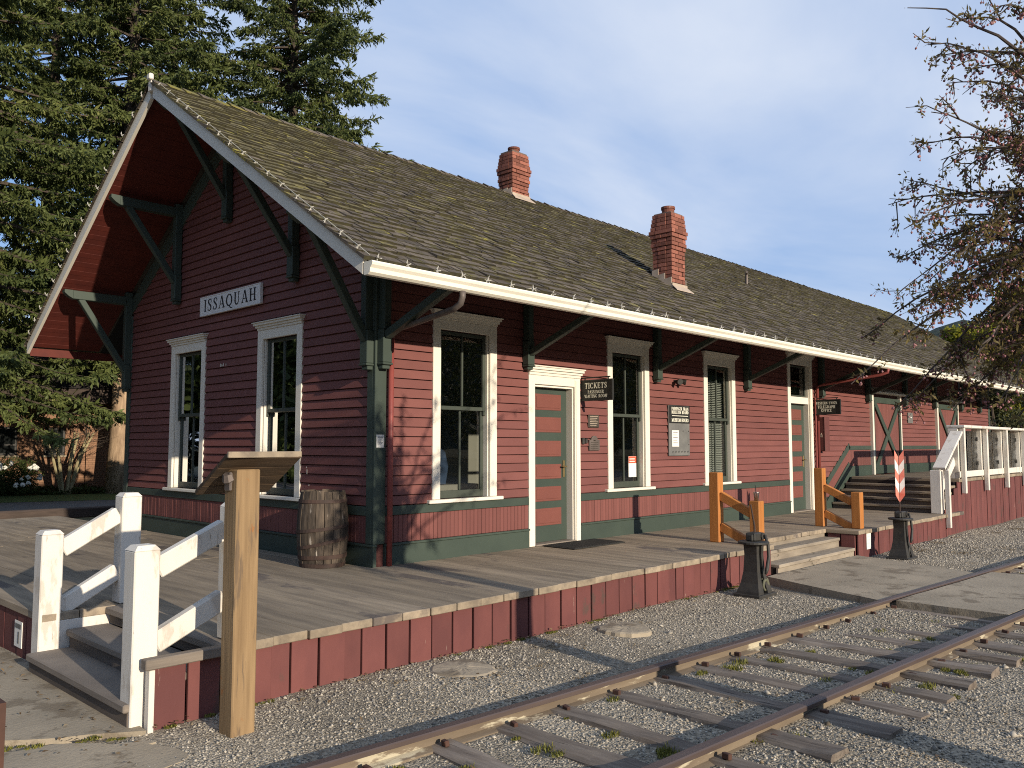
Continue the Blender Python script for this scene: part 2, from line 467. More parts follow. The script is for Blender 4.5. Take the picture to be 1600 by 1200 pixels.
# ------------------------------------------------------------------ mesh helpers
_CB_V, _CB_F = None, None
def _chamfer_topology():
    idx, V, F = {}, [], []
    S = [(x, y, z) for x in (-1, 1) for y in (-1, 1) for z in (-1, 1)]
    for s in S:
        for k in range(3):
            idx[(s, k)] = len(V)
            V.append((s, k))
    def pos(i):
        s, k = V[i]
        return Vector([s[j] * (1.0 if j == k else 0.8) for j in range(3)])
    for k in range(3):
        for sg in (-1, 1):
            cs = [s for s in S if s[k] == sg]
            o = [j for j in range(3) if j != k]
            cs.sort(key=lambda s: math.atan2(s[o[1]], s[o[0]]))
            F.append([idx[(s, k)] for s in cs])
    for m_ in range(3):
        k, l = [j for j in range(3) if j != m_]
        for sk in (-1, 1):
            for sl in (-1, 1):
                a = [0, 0, 0]; a[k] = sk; a[l] = sl
                a1 = list(a); a1[m_] = -1
                a2 = list(a); a2[m_] = 1
                F.append([idx[(tuple(a1), k)], idx[(tuple(a2), k)], idx[(tuple(a2), l)], idx[(tuple(a1), l)]])
    for s in S:
        F.append([idx[(s, 0)], idx[(s, 1)], idx[(s, 2)]])
    out = []
    for f in F:
        c = sum((pos(i) for i in f), Vector()) / len(f)
        n = (pos(f[1]) - pos(f[0])).cross(pos(f[2]) - pos(f[0]))
        out.append(f if n.dot(c) > 0 else f[::-1])
    return V, out
_CB_V, _CB_F = _chamfer_topology()

class MB:
    def __init__(s):
        s.v, s.f, s.r = [], [], []
        s.rn = 0.0
    def poly(s, pts, flip=False):
        b = len(s.v)
        s.v += [tuple(p) for p in pts]
        f = list(range(b, b + len(pts)))
        s.f.append(f[::-1] if flip else f)
        s.r.append(s.rn)
    def hull(s, V, F):
        b = len(s.v)
        s.v += [tuple(p) for p in V]
        for f in F:
            s.f.append([i + b for i in f])
            s.r.append(s.rn)
    def obox(s, c, ax, ay, az, ch=0.0):
        """box round c with half-axis vectors ax, ay, az"""
        c, A = Vector(c), [Vector(ax), Vector(ay), Vector(az)]
        if A[0].cross(A[1]).dot(A[2]) < 0:
            A[2] = -A[2]
        if ch <= 0:
            V = [c + A[0] * x + A[1] * y + A[2] * z for x in (-1, 1) for y in (-1, 1) for z in (-1, 1)]
            s.hull(V, [[0, 1, 3, 2], [4, 6, 7, 5], [0, 4, 5, 1], [2, 3, 7, 6], [0, 2, 6, 4], [1, 5, 7, 3]])
            return
        ln = [a.length for a in A]
        ch = min(ch, min(ln) * 0.9)
        V = []
        for sg, k in _CB_V:
            p = c.copy()
            for j in range(3):
                p += A[j] * (sg[j] * (1.0 if j == k else 1.0 - ch / ln[j]))
            V.append(p)
        s.hull(V, _CB_F)
    def box(s, x0, x1, y0, y1, z0, z1, ch=0.0):
        s.obox(((x0 + x1) / 2, (y0 + y1) / 2, (z0 + z1) / 2), ((x1 - x0) / 2, 0, 0), (0, (y1 - y0) / 2, 0), (0, 0, (z1 - z0) / 2), ch)
    def beam(s, p0, p1, w, h, up=(0, 0, 1), ch=0.0):
        p0, p1 = Vector(p0), Vector(p1)
        d = (p1 - p0)
        side = d.cross(Vector(up)).normalized()
        u = side.cross(d).normalized()
        s.obox((p0 + p1) / 2, d / 2, side * (w / 2), u * (h / 2), ch)
    def tube(s, pts, rad, n=8, cap=True):
        pts = [Vector(p) for p in pts]
        if not hasattr(rad, '__len__'):
            rad = [rad] * len(pts)
        b = len(s.v)
        ref = None
        for i, p in enumerate(pts):
            d = (pts[min(i + 1, len(pts) - 1)] - pts[max(i - 1, 0)]).normalized()
            if ref is None:
                ref = d.orthogonal().normalized()
            ref = (ref - d * ref.dot(d)).normalized()
            q = d.cross(ref)
            for k in range(n):
                a = 2 * math.pi * k / n
                s.v.append(tuple(p + (ref * math.cos(a) + q * math.sin(a)) * rad[i]))
        for i in range(len(pts) - 1):
            for k in range(n):
                k2 = (k + 1) % n
                s.f.append([b + i * n + k, b + i * n + k2, b + (i + 1) * n + k2, b + (i + 1) * n + k])
                s.r.append(s.rn)
        if cap:
            s.f.append([b + k for k in range(n)][::-1]); s.r.append(s.rn)
            s.f.append([b + (len(pts) - 1) * n + k for k in range(n)]); s.r.append(s.rn)
    def lathe(s, c, prof, n=24, a0=0.0, a1=2 * math.pi, cap=True):
        """prof = [(radius, z)], turned about the vertical through c"""
        b = len(s.v)
        full = abs(a1 - a0 - 2 * math.pi) < 1e-6
        m = n if full else n + 1
        for r, z in prof:
            for k in range(m):
                a = a0 + (a1 - a0) * k / n
                s.v.append((c[0] + r * math.cos(a), c[1] + r * math.sin(a), c[2] + z))
        for i in range(len(prof) - 1):
            for k in range(n):
                k2 = (k + 1) % m
                s.f.append([b + i * m + k, b + i * m + k2, b + (i + 1) * m + k2, b + (i + 1) * m + k])
                s.r.append(s.rn)
        if cap and full:
            s.f.append([b + k for k in range(m)][::-1]); s.r.append(s.rn)
            s.f.append([b + (len(prof) - 1) * m + k for k in range(m)]); s.r.append(s.rn)
    def prism(s, pts, ax):
        """closed outline pts (planar) pushed along vector ax"""
        ax = Vector(ax)
        P = [Vector(p) for p in pts]
        n = Vector((0, 0, 0))
        for i in range(len(P)):
            n += P[i].cross(P[(i + 1) % len(P)])
        if n.dot(ax) > 0:
            P = P[::-1]
        k = len(P)
        b = len(s.v)
        s.v += [tuple(p) for p in P] + [tuple(p + ax) for p in P]
        F = [list(range(b, b + k)), list(range(b + 2 * k - 1, b + k - 1, -1))]
        for i in range(k):
            j = (i + 1) % k
            F.append([b + i, b + k + i, b + k + j, b + j])
        for f in F:
            s.f.append(f); s.r.append(s.rn)

ORG = {}
def mesh_of(name, mb, mat, org=(0, 0, 0), smooth=False):
    me = bpy.data.meshes.new(name)
    o = Vector(org)
    me.from_pydata([(x - o.x, y - o.y, z - o.z) for x, y, z in mb.v], [], mb.f)
    me.materials.append(mat)
    if any(mb.r):
        at = me.attributes.new('rnd', 'FLOAT', 'FACE')
        at.data.foreach_set('value', mb.r)
    if smooth:
        me.polygons.foreach_set('use_smooth', [True] * len(me.polygons))
    me.update()
    return me
def obj(name, mb, mat, parent=None, kind=None, smooth=False, label=None):
    org = ORG.get(parent.name, Vector()) if parent else Vector()
    me = mesh_of(name, mb, mat, org, smooth)
    o = bpy.data.objects.new(name, me)
    COL.objects.link(o)
    if parent:
        o.parent = parent
    ORG[o.name] = org
    if kind:
        o['kind'] = kind
    if label:
        o['label'] = label
    return o
def inst(name, me, loc, parent, rot=None, scale=None):
    """a piece that shares its mesh with its likes; loc in world space"""
    o = bpy.data.objects.new(name, me)
    COL.objects.link(o)
    org = ORG.get(parent.name, Vector()) if parent else Vector()
    o.location = Vector(loc) - org
    if rot is not None:
        o.rotation_euler = rot
    if scale is not None:
        o.scale = scale
    if parent:
        o.parent = parent
    return o
def thing(name, label, cat, loc=(0, 0, 0), group=None):
    o = bpy.data.objects.new(name, None)
    COL.objects.link(o)
    o.location = loc
    o.empty_display_size = 0.2
    ORG[o.name] = Vector(loc)
    o['label'] = label
    o['category'] = cat
    if group:
        o['group'] = group
    return o
def tag(o, label, cat, group=None):
    o['label'] = label
    o['category'] = cat
    if group:
        o['group'] = group
    return o
def copy_tree(o, shift, label, parent=None):
    c = o.copy()
    COL.objects.link(c)
    if parent is None:
        c.location = Vector(o.location) + Vector(shift)
        c['label'] = label
    else:
        c.parent = parent
    for ch in o.children:
        copy_tree(ch, shift, label, c)
    return c
def npmesh(name, V, F, mat, parent=None, rnd=None, kind=None):
    """V (n,3), F (m,k) arrays to one mesh object, world coordinates"""
    org = ORG.get(parent.name, Vector()) if parent else Vector()
    V = np.asarray(V, np.float32) - np.array(org, np.float32)
    F = np.asarray(F, np.int32)
    me = bpy.data.meshes.new(name)
    k = F.shape[1]
    me.vertices.add(len(V)); me.vertices.foreach_set('co', V.ravel())
    me.loops.add(F.size); me.loops.foreach_set('vertex_index', F.ravel())
    me.polygons.add(len(F))
    me.polygons.foreach_set('loop_start', np.arange(0, F.size, k, dtype=np.int32))
    me.polygons.foreach_set('loop_total', np.full(len(F), k, np.int32))
    me.materials.append(mat)
    if rnd is not None:
        at = me.attributes.new('rnd', 'FLOAT', 'FACE')
        at.data.foreach_set('value', np.asarray(rnd, np.float32))
    me.update()
    me.validate()
    o = bpy.data.objects.new(name, me)
    COL.objects.link(o)
    if parent:
        o.parent = parent
    ORG[o.name] = org
    if kind:
        o['kind'] = kind
    return o
def U(a, b):
    return rng.uniform(a, b)

# ------------------------------------------------------------------ terrain
GZ = -0.40
def gz(x, y):
    """the yard is flat all round the station"""
    return GZ
xs = np.concatenate([np.array([-1500, -600, -250, -100, -50, -30]), np.arange(-20, 40.1, 0.5), np.array([50, 80, 150, 300, 700, 1600])])
ys = np.concatenate([np.array([-1500, -600, -250, -100, -50, -30]), np.arange(-20, 30.1, 0.5), np.array([40, 60, 120, 250, 600, 1500])])
XX, YY = np.meshgrid(xs, ys, indexing='ij')
tt = np.clip((YY - 2.0) / 6.5, 0, 1)
ZZ = GZ + 0 * tt
und = 0.012 * np.sin(XX * 1.7 + YY * 0.9) + 0.010 * np.sin(YY * 2.3 - XX * 0.6)
und *= (np.abs(XX) < 40) * (np.abs(YY) < 30)
ZZ = ZZ + und - 0.012
V = np.stack([XX, YY, ZZ], -1).reshape(-1, 3)
ni, nj = XX.shape
I, J = np.meshgrid(np.arange(ni - 1), np.arange(nj - 1), indexing='ij')
a = (I * nj + J).ravel()
Fq = np.stack([a, a + nj, a + nj + 1, a + 1], -1)
npmesh('ground', V, Fq, m_ground, kind='structure')

mb = MB()
hp = []
for i in range(41):
    t = i / 40
    ang = math.radians(-38 + 62 * t)
    hgt = 116 + 34 * math.sin(t * 6.1 + 0.6) + 16 * math.sin(t * 17) + 6 * math.sin(t * 47)
    hp.append((ang, hgt))
HV, HF = [], []
for ang, hgt in hp:
    for k in range(7):
        r = 560 + k * 60
        f = math.sin(min(k / 6, 1) * math.pi / 2)
        HV.append((r * math.cos(ang), r * math.sin(ang), -20 + (hgt + 20) * f + (nrg.random() - 0.5) * 9 * (k > 0)))
for i in range(40):
    for k in range(6):
        b0 = i * 7 + k
        HF.append((b0, b0 + 7, b0 + 8, b0 + 1))
npmesh('hill', HV, HF, m_hill, kind='structure')
# wooded ridge out of view, added so the windows mirror dark forest, not sky
HV, HF = [], []
for i in range(61):
    t = i / 60
    ang = math.radians(-178 + 152 * t)
    hgt = 62 + 10 * math.sin(t * 9.0) + 7 * math.sin(t * 23 + 1) + 3 * math.sin(t * 61)
    for k in range(7):
        r = 300 + k * 30
        f = math.sin(min(k / 6, 1) * math.pi / 2)
        HV.append((r * math.cos(ang), r * math.sin(ang), -10 + (hgt + 10) * f + (nrg.random() - 0.5) * 6 * (k > 0)))
for i in range(60):
    for k in range(6):
        b0 = i * 7 + k
        HF.append((b0, b0 + 7, b0 + 8, b0 + 1))
npmesh('hill', HV, HF, m_hill, kind='structure')

# ------------------------------------------------------------------ the station
W, L_, RX0, RX1 = 6.395, 23.2, -1.12, 24.55
SL, EY, EZ, RY = 0.6533, -1.30, 2.862, 3.20          # roof: slope, eave y, eave top z, ridge y
RZ = EZ + SL * (RY - EY)
def rz(y):
    return RZ - SL * abs(y - RY)
ST = thing('station_building', 'long red clapboard railway station with mossy shingle roof, green trim and white windows', 'building')

# openings: (u0, u1, z0, z1) of the clear hole; casings are drawn 0.115 outside
CAS = 0.115
LWIN = [(0.768, 1.783), (3.983, 5.0), (6.55, 7.57)]
GWIN = [(1.385, 2.40), (3.80, 4.855)]
SILL, HEAD, CROWN = 0.655, 2.69, 2.79
holes_long = [(a + CAS, b - CAS, SILL, HEAD - CAS) for a, b in LWIN]
D1 = (2.352, 3.37, 2.15)
D2 = (9.56, 10.63, 2.92)
holes_long += [(D1[0] + CAS, D1[1] - CAS, 0.0, D1[2] - CAS), (D2[0] + CAS, D2[1] - CAS, 0.0, D2[2] - CAS)]
holes_gab = [(a + CAS, b - CAS, SILL, HEAD - CAS) for a, b in GWIN]

def wall_sheet(mb, P, u0, u1, z0, z1, holes, th, top=None):
    """wall of thickness th with holes; P(u, d, z) gives the world point at depth d behind the face"""
    us = sorted({u0, u1, *[h[0] for h in holes], *[h[1] for h in holes]})
    zs = sorted({z0, z1, *[h[2] for h in holes], *[h[3] for h in holes]})
    for i in range(len(us) - 1):
        for k in range(len(zs) - 1):
            uc, zc = (us[i] + us[i + 1]) / 2, (zs[k] + zs[k + 1]) / 2
            if any(h[0] < uc < h[1] and h[2] < zc < h[3] for h in holes):
                continue
            q = [(us[i], zs[k]), (us[i + 1], zs[k]), (us[i + 1], zs[k + 1]), (us[i], zs[k + 1])]
            for d in (0.0, th):
                mb.poly([P(u, d, z) for u, z in q])
    for h in holes:
        for (ua, za), (ub, zb) in (((h[0], h[2]), (h[1], h[2])), ((h[1], h[2]), (h[1], h[3])), ((h[1], h[3]), (h[0], h[3])), ((h[0], h[3]), (h[0], h[2]))):
            mb.poly([P(ua, 0, za), P(ub, 0, zb), P(ub, th, zb), P(ua, th, za)])
PL = lambda u, d, z: (u, d, z)          # long wall: u = x
PG = lambda u, d, z: (d, u, z)          # gable wall: u = y
mb = MB()
wall_sheet(mb, PL, 0.006, L_, -0.35, rz(0) - 0.20, holes_long, 0.14)
wall_long = obj('wall', mb, m_red_dark, ST)
mb = MB()
wall_sheet(mb, PG, 0.145, W - 0.145, -0.35, 2.9, holes_gab, 0.14)
zt = rz(0.145) - 0.20
mb.poly([(0, 0.145, 2.9), (0, W - 0.145, 2.9), (0, W - 0.145, zt), (0, RY, RZ - 0.2), (0, 0.145, zt)])
wall_gab = obj('wall', mb, m_red_dark, ST)
mb = MB()
mb.box(L_ - 0.14, L_, 0.145, W - 0.145, -0.35, zt)
mb.prism([(L_ - 0.14, 0.145, zt + 0.002), (L_ - 0.14, W - 0.145, zt + 0.002), (L_ - 0.14, RY, RZ - 0.21)], (0.14, 0, 0))
obj('wall', mb, m_red, ST)
mb = MB()
mb.box(0.006, L_, W - 0.14, W, -0.35, zt)
obj('wall', mb, m_red, ST)
mb = MB()                               # rooms behind the windows
mb.box(0.15, L_ - 0.15, 3.4, 3.5, -0.05, 3.4)
mb.box(5.9, 6.0, 0.15, 3.39, -0.05, 3.4)
mb.box(0.15, L_ - 0.15, 0.15, W - 0.15, -0.15, -0.06)
mb.box(0.15, L_ - 0.15, 0.15, W - 0.15, 3.1, 3.18)
obj('room_wall', mb, m_inside, ST)

# clapboards
CB = 0.1045
def diag_x(z):                           # where the sloping belt by the upper steps cuts the boards
    return 11.27 + (z - 0.589) / 0.655 * 1.04
def board(mb, P, u0, u1, z, h=CB, c0=None, c1=None):
    """one lapped board; c0/c1: u at top end when the end is cut on the slope"""
    t0, t1 = (u0 if c0 is None else c0), (u1 if c1 is None else c1)
    b, t = -0.028, -0.010
    g = 0.0115
    V = [P(u0, 0.004, z + g), P(u1, 0.004, z + g), P(u1, b, z + g), P(u0, b, z + g),
         P(t0, 0.004, z + h), P(t1, 0.004, z + h), P(t1, t, z + h), P(t0, t, z + h)]
    F = [[0, 1, 2, 3], [3, 2, 6, 7], [7, 6, 5, 4], [0, 3, 7, 4], [1, 5, 6, 2]]
    mb.hull(V, F)
Z0 = 0.615
def segs(u0, u1, cuts):
    out, c = [], u0
    for a, b in sorted(cuts):
        if a > c:
            out.append((c, min(a, u1)))
        c = max(c, b)
    if c < u1:
        out.append((c, u1))
    return [s for s in out if s[1] - s[0] > 0.02]
n_cb = 0
for k in range(26):
    z = Z0 + k * CB
    zc = z + CB / 2
    cuts = []
    for a, b in LWIN:
        if zc < HEAD:
            cuts.append((a, b))
    if zc < D1[2]:
        cuts.append(D1[:2])
    if zc < D2[2]:
        cuts.append(D2[:2])
    for a, b in ((13.6, 15.43), (18.08, 19.9)):
        if zc < 2.45:
            cuts.append((a, b))
    for a, b in segs(0.115, L_ - 0.12, cuts):
        mb = MB()
        if a > 10.0 and z < 1.2:
            if a > 12.4:
                continue
            board(mb, PL, a, diag_x(z) + 0.02, z, c1=diag_x(z + CB) + 0.02)
        elif a > 10.0 and z < 1.26:
            board(mb, PL, max(a, 10.63), b, z)
        else:
            board(mb, PL, a, b, z)
        obj('clapboard', mb, m_red, wall_long)
        n_cb += 1
for k in range(47):
    z = Z0 + k * CB
    zc = z + CB / 2
    y0, y1 = 0.105, W - 0.105
    c0 = c1 = None
    zt_ = rz(0.0) - 0.19
    if z + CB > zt_:
        y0, y1 = RY - (RZ - 0.19 - z) / SL, RY + (RZ - 0.19 - z) / SL
        c0, c1 = RY - (RZ - 0.19 - z - CB) / SL, RY + (RZ - 0.19 - z - CB) / SL
        y0, y1, c0, c1 = max(y0, 0.105), min(y1, W - 0.105), max(c0, 0.105), min(c1, W - 0.105)
        if y1 - y0 < 0.1:
            break
        if c1 <= c0:
            c0 = c1 = RY
    cuts = [g for g in GWIN if zc < HEAD]
    for a, b in segs(y0, y1, cuts):
        mb = MB()
        board(mb, PG, a, b, z, c0=c0 if a == y0 else None, c1=c1 if b == y1 else None)
        obj('clapboard', mb, m_red, wall_gab)
        n_cb += 1

# green belt, base boards, corner boards
def strip(P, u0, u1, z0, z1, d0=-0.036, d1=0.003, ch=0.004):
    mb = MB()
    a, b = Vector(P(u0, d0, z0)), Vector(P(u1, d1, z1))
    lo = [min(a[i], b[i]) for i in range(3)]
    hi = [max(a[i], b[i]) for i in range(3)]
    mb.box(lo[0], hi[0], lo[1], hi[1], lo[2], hi[2], ch)
    return mb
LS = [(0.116, D1[0] - 0.001), (D1[1] + 0.001, D2[0] - 0.001)]
for a, b in LS + [(D2[1] + 0.001, 11.15)]:
    obj('belt_board', strip(PL, a, b, 0.52, 0.615), m_green, wall_long)
    obj('base_board', strip(PL, a, b, -0.05, 0.203, -0.042), m_green, wall_long)
    obj('base_cap', strip(PL, a, b, 0.204, 0.228, -0.056), m_green, wall_long)
obj('belt_board', strip(PG, 0.106, W - 0.106, 0.52, 0.615), m_green, wall_gab)
obj('base_board', strip(PG, -0.043, W + 0.043, -0.05, 0.203, -0.042), m_green, wall_gab)
obj('base_cap', strip(PG, -0.057, W + 0.057, 0.204, 0.228, -0.056), m_green, wall_gab)
# upper belt beside the raised freight floor
for a, b in ((12.36, 13.58), (15.45, 18.06), (19.92, L_ - 0.12)):
    obj('belt_board', strip(PL, a, b, 1.165, 1.255), m_green, wall_long)
    obj('base_board', strip(PL, a, b, 0.58, 0.825, -0.042), m_green, wall_long)
mb = MB()
mb.beam((11.20, -0.019, 0.50), (12.40, -0.019, 1.255), 0.034, 0.12, up=(0, 0, 1), ch=0.004)
obj('belt_board', mb, m_green, wall_long)
mb = MB()
mb.beam((11.16, -0.021, -0.02), (12.40, -0.021, 0.80), 0.04, 0.26, up=(0, 0, 1), ch=0.004)
obj('base_board', mb, m_green, wall_long)
def wains(P, spans, z0, z1):
    mb = MB()
    for a, b in spans:
        u = a
        while u < b - 0.01:
            w = min(0.062, b - u)
            mb.rn = U(0.01, 0.99)
            p, q = Vector(P(u + 0.002, -0.020 - U(0, 0.003), z0)), Vector(P(u + w - 0.002, 0.002, z1))
            mb.box(min(p.x, q.x), max(p.x, q.x), min(p.y, q.y), max(p.y, q.y), z0, z1, 0.004)
            u += 0.062
    return mb
m_red_w = M('red_wainscot_paint', (0.176, 0.065, 0.055), (0.148, 0.054, 0.047), rough=0.65, scale=(1.5, 1.5, 1.2), vr=0.09, attr=True)
obj('wainscot', wains(PL, LS + [(D2[1] + 0.001, 11.3)], 0.229, 0.519), m_red_w, wall_long, kind='stuff')
obj('wainscot', wains(PL, ((12.2, 13.58), (15.45, 18.06), (19.92, L_ - 0.12)), 0.826, 1.164), m_red_w, wall_long, kind='stuff')
obj('wainscot', wains(PG, ((0.106, W - 0.106),), 0.229, 0.519), m_red_w, wall_gab, kind='stuff')
mb = MB()                                 # wainscot panel under the slope
mb.prism([(11.2, -0.016, 0.48), (12.45, -0.016, 1.2), (12.45, -0.016, 0.70), (11.35, -0.016, 0.05)], (0, 0.02, 0))
obj('wainscot', mb, m_red_w, wall_long)
# corner boards
mb = MB(); mb.box(-0.038, 0.114, -0.038, 0.002, 0.229, 3.3, 0.006)
obj('corner_board', mb, m_green, ST)
mb = MB(); mb.box(-0.0375, 0.002, 0.004, 0.104, 0.229, 3.3, 0.006)
obj('corner_board', mb, m_green, ST)
mb = MB(); mb.box(-0.038, 0.002, W - 0.104, W + 0.03, 0.229, 3.3, 0.006)
obj('corner_board', mb, m_green, ST)
mb = MB(); mb.box(L_ - 0.118, L_ + 0.03, -0.036, 0.002, 0.3, 3.3, 0.006)
obj('corner_board', mb, m_green, ST)
# rake frieze on the gable
for sg in (-1, 1):
    mb = MB()
    e = RY + sg * (RY + 0.02)
    mb.beam((-0.022, RY + sg * 0.03, RZ - 0.335), (-0.022, e, rz(e) - 0.315), 0.032, 0.20, up=(0, 0, 1), ch=0.004)
    obj('rake_frieze', mb, m_green, wall_gab)

# windows ------------------------------------------------------------
def bx(P, u0, u1, d0, d1, z0, z1, ch=0.004):
    a, b = Vector(P(u0, d0, z0)), Vector(P(u1, d1, z1))
    mb = MB()
    mb.box(min(a.x, b.x), max(a.x, b.x), min(a.y, b.y), max(a.y, b.y), min(a.z, b.z), max(a.z, b.z), ch)
    return mb
def addb(mb, *a, **k):
    m2 = bx(*a, **k)
    mb.hull(m2.v, m2.f)
def crown(P, u0, u1, z0, z1, par, mat=m_white):
    mb = MB()
    h = z1 - z0
    for du, dd, za, zb in ((0.0, -0.045, 0.0, 0.30), (0.02, -0.062, 0.302, 0.58), (0.034, -0.085, 0.582, 0.86), (0.048, -0.10, 0.862, 1.0)):
        addb(mb, P, u0 - du, u1 + du, dd, 0.0, z0 + za * h, z0 + zb * h, ch=0.003)
    return obj('crown', mb, mat, par)
def window(P, u0, u1, par, blind=False, curtain=False):
    mb = MB()
    addb(mb, P, u0, u0 + CAS, -0.034, 0.0, SILL + 0.002, HEAD)
    addb(mb, P, u1 - CAS, u1, -0.034, 0.0, SILL + 0.002, HEAD)
    addb(mb, P, u0 + CAS + 0.001, u1 - CAS - 0.001, -0.033, 0.0, HEAD - CAS, HEAD)
    for a, b in ((u0 + CAS, u0 + CAS + 0.018), (u1 - CAS - 0.018, u1 - CAS)):      # jamb reveals
        addb(mb, P, a, b, 0.001, 0.12, SILL + 0.002, HEAD - CAS - 0.002, ch=0)
    w = obj('window', mb, m_white, par)
    crown(P, u0, u1, HEAD + 0.001, CROWN, w)
    mb = MB()
    addb(mb, P, u0 - 0.075, u1 + 0.075, -0.075, 0.05, SILL - 0.04, SILL, ch=0.006)
    obj('sill', mb, m_white, w)
    a, b = u0 + CAS + 0.019, u1 - CAS - 0.019
    zm = 1.685
    for nm, z0, z1, d in (('sash', zm - 0.02, HEAD - CAS - 0.003, 0.030), ('sash', SILL + 0.002, zm + 0.02, 0.068)):
        mb = MB()
        bot = 0.045 if d < 0.05 else 0.085
        addb(mb, P, a, a + 0.045, d, d + 0.034, z0, z1)
        addb(mb, P, b - 0.045, b, d, d + 0.034, z0, z1)
        addb(mb, P, a + 0.046, b - 0.046, d + 0.001, d + 0.033, z1 - 0.04, z1)
        addb(mb, P, a + 0.046, b - 0.046, d + 0.001, d + 0.033, z0, z0 + bot)
        c = (a + b) / 2
        addb(mb, P, c - 0.013, c + 0.013, d + 0.003, d + 0.031, z0 + bot + 0.001, z1 - 0.041)
        for e in ((a - 0.005, a + 0.03), (b - 0.03, b + 0.005)):                       # sash horns
            if d < 0.05:
                addb(mb, P, e[0], e[1], d + 0.001, d + 0.03, z0 - 0.05, z0 - 0.001)
        obj('sash', mb, m_sash, w)
        for p0, p1 in ((a + 0.046, c - 0.0135), (c + 0.0135, b - 0.046)):
            mb = MB()
            mb.poly([P(p0, d + 0.017, z0 + bot), P(p1, d + 0.017, z0 + bot), P(p1, d + 0.017, z1 - 0.04), P(p0, d + 0.017, z1 - 0.04)])
            obj('pane', mb, m_glass, w)
    if blind:
        mb = MB()
        z = SILL + 0.05
        while z < HEAD - 0.35:
            q = [P(a, 0.135, z), P(b, 0.135, z), P(b, 0.165, z + 0.020), P(a, 0.165, z + 0.020)]
            mb.poly(q)
            z += 0.030
        obj('blind', mb, m_blind, w, kind='stuff')
    if curtain:
        mb = MB()
        for e0, e1 in ((b - 0.17, b),):
            n = 8
            for i in range(n):
                p, q = e0 + (e1 - e0) * i / n, e0 + (e1 - e0) * (i + 1) / n
                d0, d1 = 0.17 + 0.02 * (i % 2), 0.17 + 0.02 * ((i + 1) % 2)
                mb.poly([P(p, d0, SILL), P(q, d1, SILL), P(q, d1, HEAD - 0.12), P(p, d0, HEAD - 0.12)])
        obj('curtain', mb, M('curtain_cloth', (0.10, 0.085, 0.06), rough=0.9), w)
    return w
window(PL, *LWIN[0], ST)
w2 = window(PL, *LWIN[1], ST)
window(PL, *LWIN[2], ST, blind=True)
wB = window(PG, *GWIN[0], ST, curtain=True)
wA = window(PG, *GWIN[1], ST, curtain=True)

# doors --------------------------------------------------------------
def panel_door(u0, u1, zh, par, rails, z_case, hinge_right=False, transom=None, zcrown=None):
    a, b = u0 + CAS, u1 - CAS
    mb = MB()
    addb(mb, PL, a + 0.02, b - 0.02, 0.10, 0.14, 0.022, zh, ch=0.003)
    door = obj('door', mb, m_green, par)
    for z0, z1 in rails:
        mb = MB()
        addb(mb, PL, a + 0.135, b - 0.135, 0.094, 0.101, z0, z1, ch=0.005)
        addb(mb, PL, a + 0.165, b - 0.165, 0.088, 0.0935, z0 + 0.03, z1 - 0.03, ch=0.004)
        obj('panel', mb, m_door_red, door)
    mb = MB()
    hx = b - 0.085
    mb.box(hx - 0.02, hx + 0.02, 0.088, 0.0995, 0.84, 1.06, 0.003)
    mb.tube([(hx, 0.09, 0.98), (hx, 0.045, 0.98), (hx - 0.09, 0.04, 0.985)], 0.011)
    obj('handle', mb, m_brass, door)
    mb = MB()
    addb(mb, PL, u0, a, -0.034, 0.0, 0.0, z_case)
    addb(mb, PL, b, u1, -0.034, 0.0, 0.0, z_case)
    addb(mb, PL, b + 0.018, u1 - 0.03, -0.044, -0.0345, 0.0, z_case - 0.03)
    addb(mb, PL, a + 0.001, b - 0.001, -0.033, 0.0, z_case - CAS, z_case)
    for p, q in ((a, a + 0.018), (b - 0.018, b)):
        addb(mb, PL, p, q, 0.001, 0.13, 0.0, z_case - CAS - 0.002, ch=0)
    addb(mb, PL, a + 0.019, b - 0.019, 0.001, 0.14, zh + 0.002, zh + (0.13 if transom else 0.03), ch=0)
    obj('frame', mb, m_white, door)
    crown(PL, u0, u1, z_case + 0.001, zcrown, door)
    mb = MB()
    addb(mb, PL, a, b, -0.05, 0.14, 0.0, 0.02, ch=0.004)
    obj('threshold', mb, m_tread, door)
    if transom:
        z0, z1 = transom
        mb = MB()
        addb(mb, PL, a + 0.02, a + 0.05, 0.05, 0.085, z0, z1)
        addb(mb, PL, b - 0.05, b - 0.02, 0.05, 0.085, z0, z1)
        addb(mb, PL, a + 0.051, b - 0.051, 0.051, 0.084, z0, z0 + 0.03)
        addb(mb, PL, a + 0.051, b - 0.051, 0.051, 0.084, z1 - 0.03, z1)
        obj('transom_sash', mb, m_sash, door)
        mb = MB()
        mb.poly([PL(a + 0.05, 0.07, z0 + 0.03), PL(b - 0.05, 0.07, z0 + 0.03), PL(b - 0.05, 0.07, z1 - 0.03), PL(a + 0.05, 0.07, z1 - 0.03)])
        obj('transom_pane', mb, m_glass, door)
    return door
PAN = [(1.787, 1.996), (1.497, 1.696), (1.183, 1.389), (0.895, 1.084), (0.608, 0.796), (0.298, 0.518)]
panel_door(D1[0], D1[1], D1[2] - CAS - 0.03, ST, [(a - 0.07, b - 0.07) for a, b in PAN], D1[2], zcrown=2.27)
panel_door(D2[0], D2[1], 2.06, ST, [(a - 0.04, b - 0.04) for a, b in PAN], D2[2], transom=(2.20, D2[2] - CAS - 0.004), zcrown=3.03)

